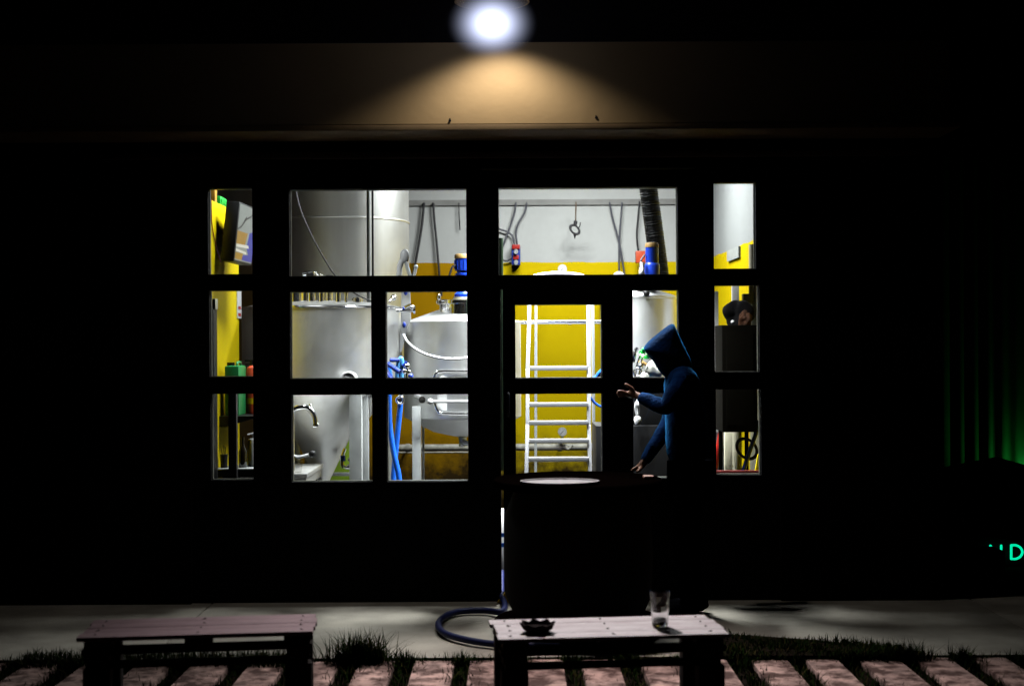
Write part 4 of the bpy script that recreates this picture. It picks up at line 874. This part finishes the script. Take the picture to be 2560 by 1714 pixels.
# pint glass
p = gnd(1650, 1563, bz + .003); gx, gy, gz = p.x, p.y, bz + .003
g = thing('pint_glass', 'nearly empty pint glass with foam dregs on the bright bench', 'glass', (gx, gy, gz))
b = MB(); b.lathe([(.031, 0), (.034, .004), (.036, .03), (.040, .10), (.044, .15), (.0415, .15), (.037, .10), (.033, .03), (.030, .018), (.003, .016)], (gx, gy, gz), 40)
gm = bpy.data.materials.new('pint_glass'); gm.use_nodes = True; pb_ = gm.node_tree.nodes['Principled BSDF']; pb_.inputs['Transmission Weight'].default_value = 1; pb_.inputs['Roughness'].default_value = .02; pb_.inputs['IOR'].default_value = 1.48; pb_.inputs['Base Color'].default_value = (.95, .96, .96, 1)
b.build('vessel', gm, g)
b = MB(); b.lathe([(.004, .0185), (.0295, .0185), (.0315, .026), (.024, .031), (.004, .033)], (gx, gy, gz), 32); b.build('foam', M['white'], g)  # white disc added as the lamp's gleam in the glass base
# blue hose through the door gap
hp = [Vector((at(1254, 1400, 9.5).x, 9.5, .12)), Vector((at(1254, 1450, 9.2).x, 9.25, .06)), Vector((at(1254, 1450, 9.1).x + .0, 9.12, .04)), gnd(1262, 1512, .025), gnd(1252, 1528, .03), gnd(1210, 1525, .026), gnd(1150, 1527, .026), gnd(1112, 1540, .026), gnd(1096, 1560, .026), gnd(1112, 1582, .026), gnd(1165, 1598, .026), gnd(1230, 1608, .026), gnd(1300, 1612, .026), gnd(1400, 1614, .026)]
b = MB(); b.tube(hp, .019, n=14, k=10); one('garden_hose', b, M['garden_hose'], 'dark blue hose looping over the concrete from the door gap', 'hose')
b = MB(); p = gnd(1262, 1508, 0); b.prism([(p.x - .05, 9.02, 0.004), (p.x + .028, 9.02, 0.004), (p.x + .028, 9.02, .075), (p.x + .012, 9.02, .078)], (0, .05, 0), .003); one('door_wedge', b, M['yellow_wedge'], 'yellow wedge by the foot of the door gap', 'door wedge')  # added shape for the yellow interior showing through the gap

# --- right side: green lit cladding, dark tent, sign
b = MB(); Yc = 12.0; xs = []; x = at(2360, 1100, Yc).x; x1 = 6.5; zb = 0; ztp = 3.2; prof = []
while x < x1:
    prof += [(x, 0), (x + .05, 0), (x + .065, .035), (x + .105, .035)]; x += .12
for off, flip in ((0, False), (.05, True)):
    va = [(b.bm.verts.new((px_, Yc + (dy if not flip else 0) + off, 0)), b.bm.verts.new((px_, Yc + (dy if not flip else 0) + off, ztp))) for px_, dy in prof]
    for p, q in zip(va, va[1:]): b.bm.faces.new((p[0], q[0], q[1], p[1]) if not flip else (p[1], q[1], q[0], p[0]))
one('corrugated_fence', b, M['corr'], 'green lit corrugated sheet wall at far right', 'fence')
tn = thing('garden_tent', 'dark canvas tent roof in front of green lit sheets', 'tent', (3.5, 10.7, 0))
ap = at(2490, 1141, 10.7); base = [at(2280, 1204, 10.2), at(2640, 1262, 10.0), Vector((4.6, 11.7, at(2600, 1270, 11.7).z + .25)), Vector((2.9, 11.6, at(2280, 1204, 11.6).z))]
b = MB(); vs = [b.bm.verts.new(q) for q in base]; va_ = b.bm.verts.new(ap); lo_ = [b.bm.verts.new(q - Vector((0, 0, .30))) for q in base]
for i in range(4):
    b.bm.faces.new((vs[i], vs[(i + 1) % 4], va_)); b.bm.faces.new((vs[i], lo_[i], lo_[(i + 1) % 4], vs[(i + 1) % 4]))
bmesh.ops.recalc_face_normals(b.bm, faces=b.bm.faces[:]); bmesh.ops.solidify(b.bm, geom=b.bm.faces[:], thickness=.006); b.build('canopy', M['canvas'], tn)
for q in base:
    w = MB(); w.cyl((q.x, q.y, 0), q - Vector((0, 0, .02)), .02); w.build('pole', M['canvas'], tn)
sg = thing('neon_sign', 'green glowing letters N D under the dark tent', 'sign', at(2515, 1400, 10.6))
YS = 10.6
b = MB()
for pts in ([(2476, 1396), (2476, 1363), (2503, 1396), (2503, 1363)],):
    for a, c in zip(pts, pts[1:]): b.cyl(at(*a, YS), at(*c, YS), .0085, n=10)
    for a in pts: b.ball(at(*a, YS), .0085, n=10)
b.build('letter', M['neon'], sg)
b = MB(); b.cyl(at(2528, 1362, YS), at(2528, 1396, YS), .0085, n=10); b.tube([at(x, y, YS) for x, y in ((2528, 1362), (2540, 1362), (2551, 1368), (2556, 1379), (2551, 1390), (2540, 1396), (2528, 1396))], .0085, n=10); b.ball(at(2528, 1362, YS), .0085, n=10); b.ball(at(2528, 1396, YS), .0085, n=10)
b.build('letter', M['neon'], sg)
b = MB(); a = at(2420, 1265, YS); c = at(2700, 1412, YS); b.box((a.x, YS + .03, c.z), (c.x, YS + .06, a.z), .004)
for px in (2430, 2680): p = at(px, 1400, YS); b.box((p.x - .015, YS + .061, 0), (p.x + .015, YS + .09, a.z))
b.build('backing_board', M['canvas'], sg)
pl = MB(); pl.pbox(2405, 1377, 2514, 1505, 10.3, .25, .01); p = pl; one('planter_box', p, M['canvas'], 'dark planter box hiding the lower half of letter N', 'planter')
o = bpy.data.objects['planter_box']
for v in o.data.vertices:
    if v.co.z < .1: v.co.z = -o.location.z - .03
gl = lamp('SPOT', 'green_glow', at(2640, 1330, 11.2), 1.5, sg, spot_size=R_(150), spot_blend=.8, shadow_soft_size=.1, color=(.05, 1, .18))
gl.location = Vector((at(2588, 1330, 11.86).x, 11.86, at(2588, 1220, 11.86).z)) - sg.location
gl.rotation_euler = Vector((-.2, .7, .8)).to_track_quat('-Z', 'Y').to_euler()

# ================================================================== PERSON
PY = 8.60
def P(px, py, dy=0.0): return at(px, py, PY + dy)
pz_ = thing('person', 'person in dark blue hooded jacket gesturing beside the spool table', 'person', (P(1712, 1540).x, PY, 0))
def skinned(name, verts, edges, radii, root, m, parent, sub=2):
    me = bpy.data.meshes.new(name)
    off = pz_.location
    me.from_pydata([tuple(Vector(v) - off) for v in verts], edges, [])
    o = bpy.data.objects.new(name, me); COL.objects.link(o); o.parent = parent
    me.materials.append(m)
    md = o.modifiers.new('skin', 'SKIN'); md.use_smooth_shade = True; md.branch_smoothing = .4
    for i, r in enumerate(radii):
        d = me.skin_vertices[0].data[i]; d.radius = r if isinstance(r, tuple) else (r, r); d.use_root = (i == root)
    ss = o.modifiers.new('sub', 'SUBSURF'); ss.levels = sub; ss.render_levels = sub
    return o
V, E, RR = [], [], []
def add(p, r, parent=None):
    V.append(p); RR.append(r)
    if parent is not None: E.append((parent, len(V) - 1))
    return len(V) - 1
# body: pelvis, spine, neck, head, arms with hands, legs with feet
pel = add(P(1722, 1140), .09)
sp1 = add(P(1718, 1075), .085, pel); sp2 = add(P(1712, 1000), .09, sp1); che = add(P(1704, 955), .075, sp2)
nec = add(P(1684, 915), .05, che); hd1 = add(P(1668, 889), .075, nec); hd2 = add(P(1654, 868), .092, hd1); hd3 = add(P(1645, 850), .062, hd2)
nos = add(P(1634, 888), .016, hd2); 
def arm(sh, el, wr, fingers, thumb, rw=.026):
    a = add(sh, .05, che); b_ = add(sh.lerp(el, .5), .042, a); c_ = add(el, .04, b_); d_ = add(el.lerp(wr, .5), .034, c_); w_ = add(wr, rw, d_)
    k = add(wr.lerp(fingers[1][0], .6), (.030, .018), w_)
    for f in fingers:
        i = k
        for q, r in zip(f, (.0105, .0095, .0085)): i = add(q, r, i)
    i = w_ if False else k
    for q, r in zip(thumb, (.012, .010, .009)): i = add(q, r, i)
fing1 = [[P(1566, 984 + 2 * j - 2, -.03 + .022 * j), P(1552, 979 + 4 * j - 2, -.04 + .024 * j), P(1541 + 2 * abs(j - 1), 983 + 4 * j - 4, -.045 + .026 * j)] for j in range(4)]
arm(P(1708, 950, -.17), P(1664, 1022, -.16), P(1590, 988, -.05), fing1, [P(1582, 972, -.06), P(1572, 965, -.07), P(1561, 959, -.07)])
fing2 = [[P(1592, 1168 + j, -.02 + .022 * j), P(1584, 1171 + j, -.03 + .024 * j), P(1577 + 2 * abs(j - 1), 1175 + j, -.035 + .026 * j)] for j in range(4)]
arm(P(1708, 950, .16), P(1672, 1062, .10), P(1606, 1160, .0), fing2, [P(1601, 1172, -.05), P(1596, 1177, -.06), P(1590, 1179, -.065)])
for s, (kx, fxp) in ((-.09, (1708, 1716)), (.09, (1722, 1742))):
    h = add(P(1724, 1180, s), .075, pel); k1 = add(P((1724 + kx) / 2 - 4, 1265, s), .075, h); kn = add(P(kx, 1345, s), .056, k1); cf = add(P(kx + 6, 1420, s), .052, kn)
    g_ = P(fxp, 1500, s); g_.z = .09; an = add(g_, .036, cf); he = add(g_ + Vector((0.01, 0, -.055)), .034, an); add(g_ + Vector((-.10, 0, -.062)), .032, he); add(g_ + Vector((-.16, 0, -.068)), .022, len(V) - 1)
skinned('body', V, E, RR, 0, M['skin'], pz_)
# jacket: torso and sleeves
V, E, RR = [], [], []
a0 = add(P(1722, 1172), .150); a1 = add(P(1718, 1090), .145, a0); a2 = add(P(1712, 1000), .150, a1); a3 = add(P(1706, 945), .138, a2); add(P(1694, 905), .10, a3)
for sh, el, wr in ((P(1708, 950, -.17), P(1664, 1022, -.16), P(1597, 991, -.055)), (P(1708, 950, .16), P(1672, 1062, .10), P(1609, 1156, .0))):
    i = add(sh, .078, a3); i = add(sh.lerp(el, .35), .062, i); i = add(sh.lerp(el, .7) + Vector((0, 0, .006)), .064, i); i = add(el, .056, i); i = add(el.lerp(wr, .25) + Vector((0, 0, .008)), .054, i); i = add(el.lerp(wr, .45), .047, i); i = add(el.lerp(wr, .65) + Vector((0, 0, .006)), .047, i); i = add(el.lerp(wr, .85), .038, i); add(wr, .036, i)
skinned('jacket', V, E, RR, 0, M['navy'], pz_)
V, E, RR = [], [], []
a0 = add(P(1722, 1165), .138)
for s, (kx, fxp) in ((-.09, (1708, 1716)), (.09, (1722, 1742))):
    h = add(P(1724, 1190, s), .102, a0); k1 = add(P((1724 + kx) / 2 - 4, 1265, s), .092, h); kn = add(P(kx, 1345, s), .074, k1); cf = add(P(kx + 6, 1430, s), .066, kn); g_ = P(fxp, 1500, s); g_.z = .10; add(g_, .058, cf)
skinned('trousers', V, E, RR, 0, M['trouser'], pz_)
for s, fxp in ((-.09, 1716), (.09, 1742)):
    g_ = P(fxp, 1500, s); b = MB(); b.ball((g_.x - .07, g_.y, .045), .10, n=24, sc=(1.45, .5, .45)); b.ball((g_.x + .01, g_.y, .07), .06, n=20, sc=(1, .85, 1.1))
    for v in b.bm.verts: v.co.z = max(v.co.z, .001)
    b.build('shoe', M['trouser'], pz_)
# hood: pillow between its outline seen from the side
out = [(1607, 871), (1611, 863), (1622, 851), (1642, 835), (1664, 817), (1681, 805), (1688, 813), (1697, 836), (1712, 868), (1732, 905), (1738, 948), (1700, 962), (1664, 948), (1646, 926), (1634, 905), (1620, 888), (1611, 877)]
cx_, cy_ = 1672, 885
b = MB(); rings = []
for t in [i / 12 for i in range(13)]:
    a = -math.pi / 2 + math.pi * t; s_ = max(.02, math.cos(a) ** .55); yy = .125 * math.sin(a)
    rings.append([b.bm.verts.new(at(cx_ + (x - cx_) * s_, cy_ + (y - cy_) * s_, PY + yy)) for x, y in out])
b.skin_rings(rings)
h_ = b.build('hood', M['navy'], pz_, angle=80); ss = h_.modifiers.new('sub', 'SUBSURF'); ss.levels = 1; ss.render_levels = 1
